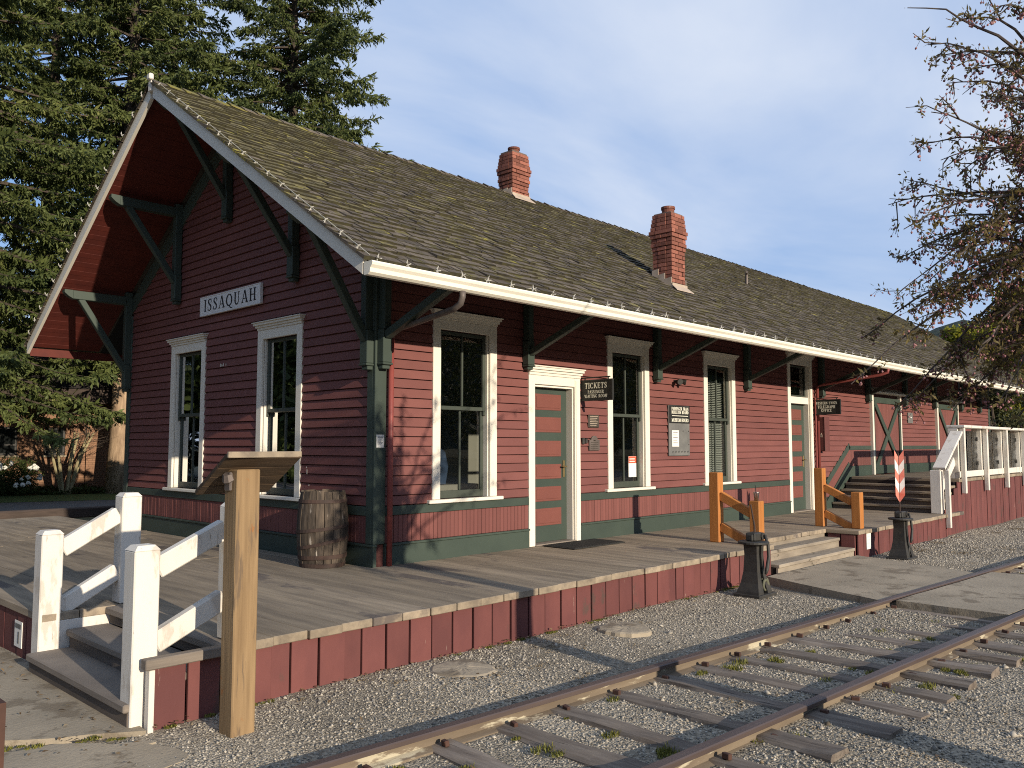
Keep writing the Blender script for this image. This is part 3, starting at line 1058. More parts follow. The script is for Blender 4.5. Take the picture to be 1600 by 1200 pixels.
def freight_door(x0, x1, z0, z1):
    mb = MB()
    mb.box(x0 + 0.1, x1 - 0.06, -0.03, -0.004, z0 + 0.02, z1 - 0.1)
    d = obj('freight_door', mb, m_red_dark, ST)
    n = 22
    mb = MB()
    for i in range(n):
        a = x0 + 0.1 + (x1 - x0 - 0.16) * i / n
        mb.rn = U(0.01, 0.99)
        mb.box(a + 0.002, a + (x1 - x0 - 0.16) / n - 0.002, -0.042, -0.031, z0 + 0.03, z1 - 0.11, 0.003)
    obj('door_boards', mb, m_red_w, d, kind='stuff')
    A, B, C, D = x0 + 0.1, x1 - 0.06, z0 + 0.02, z1 - 0.1
    mb = MB()
    for p, q, dd in (((A, C), (A, D), 0.0), ((B, C), (B, D), 0.0), ((A + 0.07, D - 0.06), (B - 0.07, D - 0.06), 0.001), ((A + 0.07, C + 0.09), (B - 0.07, C + 0.09), 0.001),
                  ((A + 0.05, C + 0.1), (B - 0.05, D - 0.1), -0.006), ((A + 0.05, D - 0.1), (B - 0.05, C + 0.1), -0.011)):
        wd = 0.19 if p[1] == q[1] and p[1] < 1.2 else 0.13
        mb.beam((p[0], -0.058 + dd, p[1]), (q[0], -0.058 + dd, q[1]), 0.03, wd, up=(0, 0, 1) if p[0] != q[0] else (1, 0, 0), ch=0.004)
    obj('brace', mb, m_green, d)
    mb = MB()
    mb.box(x0, x0 + 0.085, -0.085, 0.0, z0, z1, 0.004)
    obj('jamb', mb, m_white, d)
    mb = MB()
    mb.box(x1 - 0.05, x1, -0.085, 0.0, z0 + 0.0, z1, 0.004)
    obj('jamb', mb, m_white, d)
    mb = MB()
    mb.prism([(x0 - 0.03, 0.0, z1 + 0.14), (x0 - 0.03, -0.19, z1 + 0.02), (x0 - 0.03, -0.19, z1 - 0.015), (x0 - 0.03, 0.0, z1 - 0.015)], (x1 - x0 + 0.06, 0, 0))
    obj('hood', mb, m_white, d)
freight_door(13.6, 15.43, 0.612, 2.44)
freight_door(18.08, 19.9, 0.612, 2.44)

# roof ---------------------------------------------------------------
mb = MB()
TH = 0.03
for sg in (-1, 1):
    ye = RY + sg * (RY - EY)
    mb.prism([(RX0 + 0.045, RY, RZ - 0.01), (RX0 + 0.045, ye, EZ - 0.01), (RX0 + 0.045, ye, EZ - 0.04), (RX0 + 0.045, RY, RZ - 0.04)], (RX1 - RX0 - 0.09, 0, 0))
roof = obj('roof', mb, M('roof_boards', (0.10, 0.085, 0.07), rough=0.95), ST)
# shingles: every one its own wedge; the 300 nearest the yard corner are parts
SLOPE = Vector((0, RY - EY, RZ - EZ))
SLEN = SLOPE.length
sd = SLOPE.normalized()
sn = Vector((0, -sd.z, sd.y))
EXPO = 0.142
CAMP = Vector(cam.location)
shing = []
ncourse = int(SLEN / EXPO)
for c in range(ncourse + 1):
    x = RX0 - 0.03 + U(-0.1, 0.0)
    while x < RX1:
        w = U(0.09, 0.235)
        a, b = max(x, RX0 - 0.03 + U(-.008, .008)), min(x + w - 0.006, RX1 + 0.03)
        x += w
        if b - a < 0.03:
            continue
        s0 = c * EXPO - 0.035 + U(-0.009, 0.009)
        s1 = min(s0 + EXPO * 1.9, SLEN - 0.005)
        if s1 - s0 < 0.05:
            continue
        t0, t1 = U(0.026, 0.046), 0.006
        sk = U(-0.007, 0.007)
        o = Vector((0, EY, EZ))
        def pt(xx, ss, hh):
            q = o + sd * ss + sn * hh
            return (xx, q.y, q.z)
        V = [pt(a, s0, 0.0), pt(b, s0 + sk, 0.0), pt(b, s0 + sk, t0 + U(-.004, .006)), pt(a, s0, t0 + U(-.004, .006)), pt(a, s1, t1), pt(b, s1, t1), pt(a, s1, 0), pt(b, s1, 0)]
        mid = Vector(V[3])
        big = (b - a) / (mid - CAMP).length ** 2
        shing.append((big, V))
SHF = [[0, 1, 2, 3], [3, 2, 5, 4], [0, 3, 4, 6], [1, 7, 5, 2]]
shing.sort(key=lambda t: -t[0])
def is_mossy(V):
    x, y = V[0][0], V[0][1]
    f = (y - EY) / (RY - EY)
    p = 0.06 + 0.30 * f ** 2 + (0.95 * f if x < 2.2 * f - 0.8 else 0) + (0.4 * f if x > 21 else 0)
    p *= 0.6 + 0.8 * (math.sin(x * 1.3 + y * 0.7) * math.sin(x * 0.37 - y * 1.9) > -0.1)
    return rng.random() < p
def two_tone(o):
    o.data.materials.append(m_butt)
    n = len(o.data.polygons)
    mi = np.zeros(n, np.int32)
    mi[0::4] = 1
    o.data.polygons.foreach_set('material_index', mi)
for _, V in shing[:300]:
    mb = MB(); mb.hull(V, SHF)
    two_tone(obj('shingle', mb, m_shingle_moss if is_mossy(V) else m_shingle, roof))
mbs = (MB(), MB())
for _, V in shing[300:]:
    mb = mbs[is_mossy(V)]
    mb.rn = U(0.01, 0.99)
    mb.hull(V, SHF)
for mb, mm in zip(mbs, (m_shingle, m_shingle_moss)):
    two_tone(obj('shingles', mb, mm, roof, kind='stuff'))
mb = MB()                                   # the far slope, seen edge on
for c in range(ncourse + 1):
    x = RX0 - 0.03
    while x < RX1:
        w = U(0.2, 0.4) if x > 0 else U(0.1, 0.2)
        a, b = x, min(x + w - 0.006, RX1 + 0.03)
        x += w
        s0 = c * EXPO - 0.035 + U(-0.013, 0.013)
        s1 = min(s0 + EXPO * 1.9, SLEN - 0.005)
        if s1 - s0 < 0.05:
            continue
        def pt(xx, ss, hh):
            q = Vector((0, EY, EZ)) + sd * ss + sn * hh
            return (xx, 2 * RY - q.y, q.z)
        t0 = U(0.018, 0.03)
        mb.rn = U(0.01, 0.99)
        mb.hull([pt(a, s0, 0), pt(b, s0, 0), pt(b, s0, t0), pt(a, s0, t0), pt(a, s1, .006), pt(b, s1, .006), pt(a, s1, 0), pt(b, s1, 0)], [f[::-1] for f in SHF])
obj('shingles', mb, m_shingle, roof, kind='stuff')
# ridge shingles, overlapping pairs
x = RX0 - 0.02
i = 0
while x < RX1:
    mb = MB()
    ln = 0.30
    lift = U(0.0, 0.018)
    for sg in (-1, 1):
        w = 0.125 + U(-.015, .015)
        p = [(x, RY, RZ + 0.035 + lift), (x + ln, RY, RZ + 0.018)]
        q0 = (x, RY + sg * w, RZ + 0.035 + lift - SL * w * 0.98)
        q1 = (x + ln, RY + sg * w, RZ + 0.018 - SL * w * 0.98)
        top = [p[0], p[1], q1, q0]
        mb.prism([(a_, b_, c_ + 0.012) for a_, b_, c_ in top], (0, 0, -0.014))
    obj('ridge_shingle', mb, m_moss_ridge if (x < 1.0 or x > 20) and i % 3 else m_shingle, roof)
    x += U(0.19, 0.215)
    i += 1
mb = MB()
for y_, z_, h_ in ((1.235, 0.93, 0.055), (1.245, 1.0, 0.016), (1.19, 0.80, 0.012)):
    mb.box(-0.0315, -0.0295, y_ - 0.005, y_ + 0.006, z_, z_ + h_)
for k, y_ in enumerate((3.36, 3.33, 3.31, 3.28, 3.21)):
    mb.box(-0.0315, -0.0295, y_ - 0.006, y_ + 0.006, 2.305, 2.345 - 0.008 * (k % 3))
obj('paint_chip', mb, m_white, wall_gab, kind='stuff')
# bargeboards, fascia, gutter, soffit
def barge(x0, x1, nm='bargeboard'):
    for sg in (-1, 1):
        ye = RY + sg * (RY - EY - 0.02)
        y0 = RY + sg * 0.03
        mb = MB()
        P4 = [(x0, y0, rz(y0) + 0.004), (x0, ye, rz(ye) + 0.004), (x0, ye, rz(ye) - 0.15), (x0, y0, rz(y0) - 0.175)]
        mb.prism(P4, (x1 - x0, 0, 0))
        obj(nm, mb, m_white, roof)
barge(RX0, RX0 + 0.042)
barge(RX1 - 0.042, RX1)
mb = MB()
mb.box(RX0 - 0.03, RX0 + 0.05, RY - 0.045, RY + 0.045, RZ - 0.12, RZ + 0.02, 0.01)
mb.box(RX0 - 0.06, RX0 + 0.0, RY - 0.06, RY + 0.03, RZ + 0.021, RZ + 0.10, 0.012)
obj('finial', mb, m_white_worn, roof)
gp = [(EY + 0.005, 2.83), (EY - 0.105, 2.83), (EY - 0.115, 2.815), (EY - 0.108, 2.795), (EY - 0.085, 2.77), (EY - 0.078, 2.735), (EY - 0.05, 2.715), (EY + 0.005, 2.715)]
mb = MB()
mb.prism([(RX0 + 0.002, y, z) for y, z in gp], (RX1 - RX0 - 0.004, 0, 0))
gut = obj('gutter', mb, m_gutter, roof)
for xj in (5.6, 11.9, 18.1):                          # joint sleeves
    mb = MB()
    mb.prism([(xj, EY + (y - EY) * 1.04, 2.715 + (z - 2.715) * 1.03 - 0.002) for y, z in gp], (0.05, 0, 0))
    obj('gutter_joint', mb, m_gutter, gut)
mb = MB()
yb = 2 * RY - EY
mb.box(RX0 + 0.05, RX1 - 0.05, yb - 0.03, yb + 0.0, rz(yb) - 0.17, rz(yb) - 0.045)
obj('fascia', mb, m_soffit, roof)
# soffit boards under the far slope overhang (seen from the yard) and the eaves
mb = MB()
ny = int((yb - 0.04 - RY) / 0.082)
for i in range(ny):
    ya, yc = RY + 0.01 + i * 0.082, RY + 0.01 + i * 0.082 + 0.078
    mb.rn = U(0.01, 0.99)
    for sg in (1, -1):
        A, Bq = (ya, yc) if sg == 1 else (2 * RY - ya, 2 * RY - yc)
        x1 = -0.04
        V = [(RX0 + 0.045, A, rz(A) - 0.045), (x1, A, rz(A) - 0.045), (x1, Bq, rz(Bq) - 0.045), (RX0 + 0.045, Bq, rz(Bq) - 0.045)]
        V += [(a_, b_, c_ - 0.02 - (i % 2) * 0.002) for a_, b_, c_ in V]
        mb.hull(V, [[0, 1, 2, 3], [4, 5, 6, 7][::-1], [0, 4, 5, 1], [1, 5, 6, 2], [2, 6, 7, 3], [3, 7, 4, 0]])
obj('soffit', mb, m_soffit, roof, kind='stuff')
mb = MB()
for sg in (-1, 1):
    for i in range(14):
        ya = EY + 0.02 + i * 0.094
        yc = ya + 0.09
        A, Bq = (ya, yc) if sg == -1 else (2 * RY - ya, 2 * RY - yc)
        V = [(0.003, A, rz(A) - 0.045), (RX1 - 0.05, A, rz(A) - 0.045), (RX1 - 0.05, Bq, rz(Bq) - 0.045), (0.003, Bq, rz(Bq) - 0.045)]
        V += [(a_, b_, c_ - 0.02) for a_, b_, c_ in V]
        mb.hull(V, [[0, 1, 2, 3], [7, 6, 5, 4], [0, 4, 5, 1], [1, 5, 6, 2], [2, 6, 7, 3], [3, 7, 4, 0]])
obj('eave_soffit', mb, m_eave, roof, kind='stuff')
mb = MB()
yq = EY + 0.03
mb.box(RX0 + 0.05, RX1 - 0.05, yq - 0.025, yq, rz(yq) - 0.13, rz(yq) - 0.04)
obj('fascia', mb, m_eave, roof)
# vent pipe on the roof
mb = MB()
vz = rz(1.5)
mb.tube([(10.95, 1.5, vz - 0.05), (10.95, 1.5, vz + 0.26)], 0.03, 10)
mb.tube([(10.95, 1.5, vz + 0.24), (10.86, 1.44, vz + 0.27)], 0.028, 8)
obj('vent_pipe', mb, m_pipe, roof)

# eave and gable brackets ----------------------------------------------
def pendant(mb, c, w, d, z0, h, nrm):
    """the turned-in foot of a bracket post; nrm: unit vector out of the wall"""
    n = Vector(nrm)
    t = Vector((n.y, -n.x, 0))
    base = Vector((c[0], c[1], 0))
    for k, (za, zb, s_) in enumerate(((0.0, 0.10, 0.80), (0.101, 0.16, 1.10), (0.161, 1.0, 1.0))):
        zc = z0 + (za + zb) / 2 * h
        mb.obox(base + n * (d * s_ / 2) + Vector((0, 0, zc)), t * (w * s_ / 2), n * (d * s_ / 2), Vector((0, 0, (zb - za) * h / 2)), 0.006)
def bracket_long(x):
    mb = MB()
    pendant(mb, (x, -0.027), 0.12, 0.10, 2.20, 0.36, (0, -1, 0))
    mb.beam((x, -0.075, 2.561), (x, -0.075, rz(-0.075) - 0.07), 0.10, 0.09, up=(1, 0, 0), ch=0.006)
    mb.beam((x, -0.10, 2.40), (x, -1.20, 2.845), 0.075, 0.075, ch=0.006)
    mb.beam((x, -0.125, rz(-0.12) - 0.115), (x, -1.24, rz(-1.24) - 0.115), 0.08, 0.09, ch=0.006)
    return obj('bracket', mb, m_green, ST)
for x in (2.30, 5.16, 7.93, 10.98, 13.42, 15.75, 17.93, 20.2, 22.0):
    bracket_long(x)
def bracket_gable(y, zb, corner=0):
    mb = MB()
    zt_ = rz(y) - 0.075
    if corner:
        pendant(mb, (-0.0385, y), 0.13, 0.09, zb, 0.42, (-1, 0, 0))
        mb.beam((-0.085, y, zb + 0.421), (-0.085, y, zt_), 0.09, 0.10, up=(1, 0, 0), ch=0.006)
    else:
        pendant(mb, (-0.027, y), 0.13, 0.10, zb, 0.42, (-1, 0, 0))
        mb.beam((-0.08, y, zb + 0.421), (-0.08, y, zt_ - 0.02), 0.10, 0.10, up=(1, 0, 0), ch=0.006)
    zl = zt_ - 0.14
    mb.beam((-0.135, y, zl), (-0.92, y, zl), 0.11, 0.13, ch=0.006)
    mb.prism([(-0.9205, y - 0.054, zl + 0.065), (-1.04, y - 0.054, zl + 0.065), (-1.04, y - 0.054, zl + 0.02), (-0.98, y - 0.054, zl - 0.03), (-0.9205, y - 0.054, zl - 0.06)], (0, 0.108, 0))
    mb.beam((-0.10, y, zb + 0.32), (-0.80, y, zl - 0.05), 0.085, 0.085, ch=0.006)
    return obj('bracket', mb, m_green, ST)
bracket_gable(3.20, 4.22)
bracket_gable(1.54, 3.195)
bracket_gable(4.66, 3.29)
bracket_gable(0.055, 2.05, 1)
bracket_gable(W - 0.05, 2.10, 1)
mb = MB()                                     # the long-side half of the corner bracket
pendant(mb, (0.045, -0.0385), 0.12, 0.10, 2.06, 0.42, (0, -1, 0))
mb.beam((0.045, -0.09, 2.481), (0.045, -0.09, rz(-0.09) - 0.07), 0.10, 0.09, up=(1, 0, 0), ch=0.006)
mb.beam((0.045, -0.14, 2.42), (0.045, -1.18, 2.83), 0.085, 0.085, ch=0.006)
obj('bracket', mb, m_green, ST)

# chimneys -------------------------------------------------------------
def unit_brick():
    mb = MB()
    mb.box(-0.5, 0.5, -0.5, 0.5, -0.5, 0.5, 0.04)
    return mesh_of('brick', mb, m_brick)
ME_BRICK = unit_brick()
def chimney(x0, y0, wx, wy, zb, ztop):
    cx, cy = x0 + wx / 2, y0 + wy / 2
    H = 0.0655
    n = int((ztop - zb) / H)
    mb = MB()
    mb.box(x0 + 0.022, x0 + wx - 0.022, y0 + 0.022, y0 + wy - 0.022, zb - 0.25, ztop - 0.02)
    ch = obj('chimney', mb, m_mortar, ST)
    for k in range(n):
        z = zb + (k + 0.5) * H
        top = n - 1 - k
        grow = {8: 0.010, 7: 0.022, 6: 0.0, 5: 0.028, 4: 0.040, 3: 0.022, 2: 0.014, 1: 0.008, 0: 0.0}.get(top, 0.0)
        if top == 6:
            grow = 0.012
        X0, X1, Y0, Y1 = x0 - grow, x0 + wx + grow, y0 - grow, y0 + wy + grow
        d = 0.10
        recess = (4 <= k - (n - 20) <= 8)
        off = (k % 2) * 0.10
        cuts = [X0]
        u = X0 + (0.20 if k % 2 else 0.105)
        while u < X1 - 0.06:
            cuts.append(u); u += 0.205
        cuts.append(X1)
        for a, b in zip(cuts[:-1], cuts[1:]):
            for yy, sgn in ((Y0, 1), (Y1, -1)):
                jit = U(-.003, .003)
                rec = 0.012 if (recess and abs((a + b) / 2 - cx) < 0.09) else 0.0
                inst('brick', ME_BRICK, ((a + b) / 2, yy + sgn * (d / 2 + rec) + jit, z), ch, scale=(b - a - 0.008, d, H - 0.008))
        cuts = [Y0 + d + 0.004]
        u = Y0 + (0.205 if k % 2 else 0.15)
        while u < Y1 - d - 0.05:
            if u > cuts[-1] + 0.05:
                cuts.append(u)
            u += 0.205
        cuts.append(Y1 - d - 0.004)
        for a, b in zip(cuts[:-1], cuts[1:]):
            if b - a < 0.02:
                continue
            for xx, sgn in ((X0, 1), (X1, -1)):
                inst('brick', ME_BRICK, (xx + sgn * d / 2 + U(-.003, .003), (a + b) / 2, z), ch, scale=(d, b - a - 0.004, H - 0.008))
    mb = MB()
    mb.box(x0 + 0.02, x0 + wx - 0.02, y0 + 0.02, y0 + wy - 0.02, zb + n * H - 0.01, zb + n * H + 0.02, 0.01)
    obj('cap', mb, m_mortar, ch)
    mb = MB()
    pz = zb + n * H + 0.015
    mb.lathe((cx, cy, pz), [(0.10, 0), (0.10, 0.085), (0.112, 0.088), (0.112, 0.125), (0.08, 0.128), (0.075, 0.02)], 16, cap=False)
    obj('chimney_pot', mb, m_brick, ch)
    # stepped flashing following the roof slope
    mb = MB()
    e = 0.022
    zf = rz(y0)
    mb.prism([(x0 - e, y0 - e, zf - 0.05), (x0 + wx + e, y0 - e, zf - 0.05), (x0 + wx + e, y0 - e, zf + 0.10), (x0 - e, y0 - e, zf + 0.10)], (0, 0.012, 0))
    mb.prism([(x0 - e - 0.03, y0 - e - 0.10, rz(y0 - e - 0.10) + 0.045), (x0 + wx + e + 0.03, y0 - e - 0.10, rz(y0 - e - 0.10) + 0.045), (x0 + wx + e, y0 - e - 0.001, zf + 0.05), (x0 - e, y0 - e - 0.001, zf + 0.05)], (0, 0, 0.01))
    for xx in (x0 - e, x0 + wx + e - 0.012):
        for s_ in range(3):
            ya, yc = y0 + s_ * wy / 3, y0 + (s_ + 1) * wy / 3 - 0.004
            mb.prism([(xx, ya, rz(ya) - 0.04), (xx, yc, rz(yc) - 0.04), (xx, yc, rz(yc) + 0.10), (xx, ya, rz(yc) + 0.115)], (0.012, 0, 0))
    obj('flashing', mb, m_flash, ch)
    return ch
chimney(5.25, 3.02, 0.43, 0.34, 5.50, 6.60)
chimney(5.625, -0.05, 0.385, 0.36, 3.66, 4.94)

# downspouts -------------------------------------------------------------
mb = MB()
mb.tube([(0.135, -0.085, 0.005), (0.135, -0.085, 2.40)], 0.030, 12)
dsp = obj('downspout', mb, m_pipe_red, ST, smooth=True)
mb = MB()
mb.tube([(0.135, -0.085, 2.401), (0.13, -0.10, 2.44), (0.11, -0.2, 2.475), (-0.01, -1.22, 2.56), (-0.02, -1.33, 2.60), (-0.02, -1.355, 2.66), (-0.02, -1.355, 2.716)], 0.031, 12)
obj('elbow', mb, m_pipe, dsp, smooth=True)
mb = MB()
mb.box(0.165, 0.22, -0.03, -0.024, 2.30, 2.36, 0.002)
mb.tube([(0.135, -0.085, 2.33), (0.135, -0.03, 2.33)], 0.036, 10)
obj('strap', mb, m_pipe_red, dsp)
mb = MB()
mb.tube([(10.76, -0.075, 0.0), (10.76, -0.075, 2.42), (10.80, -0.2, 2.46), (11.0, -1.2, 2.60), (11.02, -1.345, 2.65), (11.02, -1.355, 2.716)], 0.03, 10)
obj('downspout', mb, m_pipe_red, ST, smooth=True)
mb = MB()
mb.tube([(10.69, -0.06, 0.3), (10.69, -0.06, 2.2)], 0.018, 8)
obj('conduit', mb, m_pipe_red, ST)

# ------------------------------------------------------------------ lettering: a small serif face drawn as strokes
T, H_ = 0.155, 0.065
def arc(cx, cy, rx, ry, a0, a1, n=9, w0=H_, w1=T):
    out = []
    for i in range(n + 1):
        a = math.radians(a0 + (a1 - a0) * i / n)
        w = w0 + (w1 - w0) * abs(math.cos(a))
        out.append((cx + rx * math.cos(a), cy + ry * math.sin(a), w))
    return out
def stem(x, y0=0.0, y1=1.0, w=T, sf=True):
    o = [[(x, y0, w), (x, y1, w)]]
    if sf:
        o += [[(x - w * 1.05, y0 + 0.03, 0.06), (x + w * 1.05, y0 + 0.03, 0.06)], [(x - w * 1.05, y1 - 0.03, 0.06), (x + w * 1.05, y1 - 0.03, 0.06)]]
    return o
GL = {
    'I': (0.36, stem(0.18)),
    'H': (0.86, stem(0.18) + stem(0.68) + [[(0.25, 0.5, H_), (0.61, 0.5, H_)]]),
    'A': (0.86, [[(0.13, 0.02, H_), (0.41, 1.0, H_)], [(0.72, 0.02, T), (0.42, 1.0, T)], [(0.22, 0.33, H_), (0.62, 0.33, H_)], [(0.02, 0.03, 0.06), (0.26, 0.03, 0.06)], [(0.54, 0.03, 0.06), (0.86, 0.03, 0.06)]]),
    'U': (0.84, [[(0.18, 1.0, T)] + [(0.18, 0.33, T)] + [(0.40 + 0.22 * math.cos(math.radians(t)), 0.30 + 0.27 * math.sin(math.radians(t)), T - (T - H_) * (t - 180) / 180) for t in range(180, 361, 20)] + [(0.62, 1.0, H_)], [(0.02, 0.97, 0.06), (0.34, 0.97, 0.06)], [(0.50, 0.97, 0.06), (0.76, 0.97, 0.06)]]),
    'S': (0.64, [[(0.53, 0.72, H_), (0.52, 0.86, H_), (0.40, 0.96, H_ * 1.1), (0.26, 0.96, H_ * 1.4), (0.14, 0.86, T * 0.85), (0.14, 0.70, T), (0.26, 0.57, T), (0.40, 0.46, T), (0.50, 0.33, T), (0.48, 0.15, T * 0.85), (0.36, 0.04, H_ * 1.3), (0.20, 0.04, H_ * 1.1), (0.09, 0.15, H_), (0.07, 0.29, H_)], [(0.53, 0.68, 0.05), (0.53, 0.98, 0.05)], [(0.07, 0.02, 0.05), (0.07, 0.32, 0.05)]]),
    'Q': (0.92, [arc(0.44, 0.5, 0.34, 0.46, 0, 360, 24), [(0.42, 0.14, 0.08), (0.56, -0.06, 0.11), (0.72, -0.17, 0.09), (0.90, -0.14, 0.05)]]),
    'O': (0.88, [arc(0.44, 0.5, 0.34, 0.46, 0, 360, 24)]),
    'C': (0.80, [arc(0.44, 0.5, 0.34, 0.46, 48, 318, 18), [(0.69, 0.66, 0.05), (0.69, 0.98, 0.05)]]),
    'G': (0.88, [arc(0.44, 0.5, 0.34, 0.46, 48, 322, 18), [(0.69, 0.66, 0.05), (0.69, 0.98, 0.05)], [(0.70, 0.05, T), (0.70, 0.42, T)], [(0.52, 0.42, 0.06), (0.82, 0.42, 0.06)]]),
    'T': (0.76, stem(0.38, 0.0, 0.97, T, False) + [[(0.04, 0.965, 0.07), (0.72, 0.965, 0.07)], [(0.06, 0.74, 0.05), (0.06, 0.98, 0.05)], [(0.70, 0.74, 0.05), (0.70, 0.98, 0.05)], [(0.22, 0.03, 0.06), (0.54, 0.03, 0.06)]]),
    'E': (0.70, stem(0.18) + [[(0.2, 0.965, 0.07), (0.60, 0.965, 0.07)], [(0.2, 0.035, 0.07), (0.63, 0.035, 0.07)], [(0.2, 0.5, H_), (0.46, 0.5, H_)], [(0.60, 0.76, 0.05), (0.60, 0.98, 0.05)], [(0.63, 0.02, 0.05), (0.63, 0.26, 0.05)], [(0.46, 0.38, 0.05), (0.46, 0.62, 0.05)]]),
    'F': (0.66, stem(0.18) + [[(0.2, 0.965, 0.07), (0.60, 0.965, 0.07)], [(0.2, 0.5, H_), (0.46, 0.5, H_)], [(0.60, 0.74, 0.05), (0.60, 0.98, 0.05)], [(0.46, 0.38, 0.05), (0.46, 0.62, 0.05)]]),
    'L': (0.66, stem(0.18) + [[(0.2, 0.035, 0.07), (0.62, 0.035, 0.07)], [(0.62, 0.02, 0.05), (0.62, 0.28, 0.05)]]),
    'K': (0.84, stem(0.18) + [[(0.25, 0.42, H_), (0.68, 0.97, H_)], [(0.36, 0.56, T), (0.74, 0.02, T)], [(0.56, 0.97, 0.06), (0.80, 0.97, 0.06)], [(0.62, 0.03, 0.06), (0.86, 0.03, 0.06)]]),
    'P': (0.72, stem(0.18) + [[(0.2, 0.965, H_)] + arc(0.38, 0.72, 0.22, 0.245, 90, -90, 10) + [(0.2, 0.475, H_)]]),
    'R': (0.82, stem(0.18) + [[(0.2, 0.965, H_)] + arc(0.38, 0.72, 0.22, 0.245, 90, -90, 10) + [(0.2, 0.475, H_)], [(0.40, 0.48, T), (0.74, 0.02, T)], [(0.64, 0.03, 0.06), (0.84, 0.03, 0.06)]]),
    'B': (0.74, stem(0.18) + [[(0.2, 0.965, H_)] + arc(0.36, 0.74, 0.20, 0.225, 90, -90, 10) + [(0.2, 0.515, H_)], [(0.2, 0.51, H_)] + arc(0.38, 0.275, 0.24, 0.24, 90, -90, 10) + [(0.2, 0.035, H_)]]),
    'D': (0.84, stem(0.18) + [[(0.2, 0.965, H_)] + arc(0.34, 0.5, 0.36, 0.465, 90, -90, 14) + [(0.2, 0.035, H_)]]),
    'N': (0.88, [[(0.18, 0.0, H_), (0.18, 1.0, H_)], [(0.16, 1.0, T), (0.70, 0.02, T)], [(0.70, 0.0, H_), (0.70, 1.0, H_)], [(0.04, 0.97, 0.06), (0.28, 0.97, 0.06)], [(0.06, 0.03, 0.06), (0.30, 0.03, 0.06)], [(0.58, 0.97, 0.06), (0.82, 0.97, 0.06)]]),
    'M': (1.02, [[(0.18, 0.0, H_), (0.18, 1.0, H_)], [(0.16, 1.0, T), (0.50, 0.05, T)], [(0.50, 0.05, H_), (0.82, 1.0, H_)], [(0.84, 0.0, T), (0.84, 1.0, T)], [(0.06, 0.03, 0.06), (0.30, 0.03, 0.06)], [(0.70, 0.03, 0.06), (0.98, 0.03, 0.06)]]),
    'W': (1.16, [[(0.10, 1.0, T), (0.34, 0.0, T)], [(0.36, 0.0, H_), (0.58, 1.0, H_)], [(0.56, 1.0, T), (0.80, 0.0, T)], [(0.82, 0.0, H_), (1.04, 1.0, H_)], [(0.0, 0.97, 0.06), (0.24, 0.97, 0.06)], [(0.92, 0.97, 0.06), (1.14, 0.97, 0.06)]]),
    ' ': (0.42, []),
}
def text_width(s, sp=0.10):
    return sum(GL[c][0] + sp for c in s) - sp
def write(mb, s, place, width, height, sp=0.10, bold=1.0):
    """centred line; place(u, v, e) gives the point u along, v up and e in front of the sign face"""
    tw = text_width(s, sp)
    k = width / tw
    u = -width / 2
    e = 0.0
    for c in s:
        gw, strokes = GL[c]
        for st in strokes:
            e += 0.00006
            n = len(st)
            Lp, Rp = [], []
            for i, (x, y, w) in enumerate(st):
                a, b = st[max(i - 1, 0)], st[min(i + 1, n - 1)]
                if (a[0], a[1]) == (b[0], b[1]):
                    b = st[1]
                dx, dy = b[0] - a[0], b[1] - a[1]
                ln = math.hypot(dx, dy) or 1
                nx, ny = -dy / ln * w * bold / 2, dx / ln * w * bold / 2
                Lp.append((x + nx, y + ny)); Rp.append((x - nx, y - ny))
            for i in range(n - 1):
                q = [Lp[i], Lp[i + 1], Rp[i + 1], Rp[i]]
                mb.poly([place(u + x * k, (y - 0.5) * height, e) for x, y in q])
        u += (gw + sp) * k

# station name sign on the gable wall
sg_c = Vector((-0.05, 3.11, 3.16))
mb = MB(); mb.box(-0.062, -0.026, 2.30, 3.92, 3.03, 3.293, 0.006)
o = tag(obj('station_sign', mb, m_sign_w), 'white station name sign with black serif capitals high on the gable wall', 'sign')
mb = MB()
for z0, z1, y0, y1 in ((3.03, 3.042, 2.30, 3.92), (3.281, 3.293, 2.30, 3.92), (3.043, 3.28, 2.30, 2.312), (3.043, 3.28, 3.908, 3.92)):
    mb.box(-0.068, -0.0625, y0, y1, z0, z1)
obj('border', mb, m_sign_w, o)
mb = MB()
write(mb, 'ISSAQUAH', lambda u, v, e: (-0.0640 - e, 3.11 - u, 3.168 + v), 1.40, 0.165, 0.14)
obj('lettering', mb, m_ink, o)

# hanging signs: face towards the yard, on edge to the wall
def hanging_sign(x, y0, y1, z0, z1, lines, label):
    t = thing('hanging_sign', label, 'sign', (x, 0, z0))
    mb = MB(); mb.box(x - 0.016, x + 0.016, y0, y1, z0, z1, 0.004)
    obj('board', mb, m_sign_k, t)
    mb = MB()
    f = 0.018
    for a, b, c, d in ((y0, y1, z0, z0 + f), (y0, y1, z1 - f, z1), (y0, y0 + f, z0 + f + .001, z1 - f - .001), (y1 - f, y1, z0 + f + .001, z1 - f - .001)):
        mb.box(x - 0.024, x - 0.0165, a, b, c, d)
    obj('border', mb, m_sign_k, t)
    mb = MB()
    cy = (y0 + y1) / 2
    for s, w, h, zc in lines:
        write(mb, s, lambda u, v, e: (x - 0.0185 - e, cy - u, zc + v), w, h, bold=1.3)
    obj('lettering', mb, m_letter, t)
    mb = MB()
    mb.tube([(x, 0.0, z1 + 0.03), (x, y0 + 0.05, z1 + 0.03)], 0.009, 6)
    for yy in (y0 + 0.08, y1 - 0.08):
        mb.box(x - 0.006, x + 0.006, yy - 0.006, yy + 0.006, z1 - 0.001, z1 + 0.03)
    obj('arm', mb, m_iron, t)
    return t
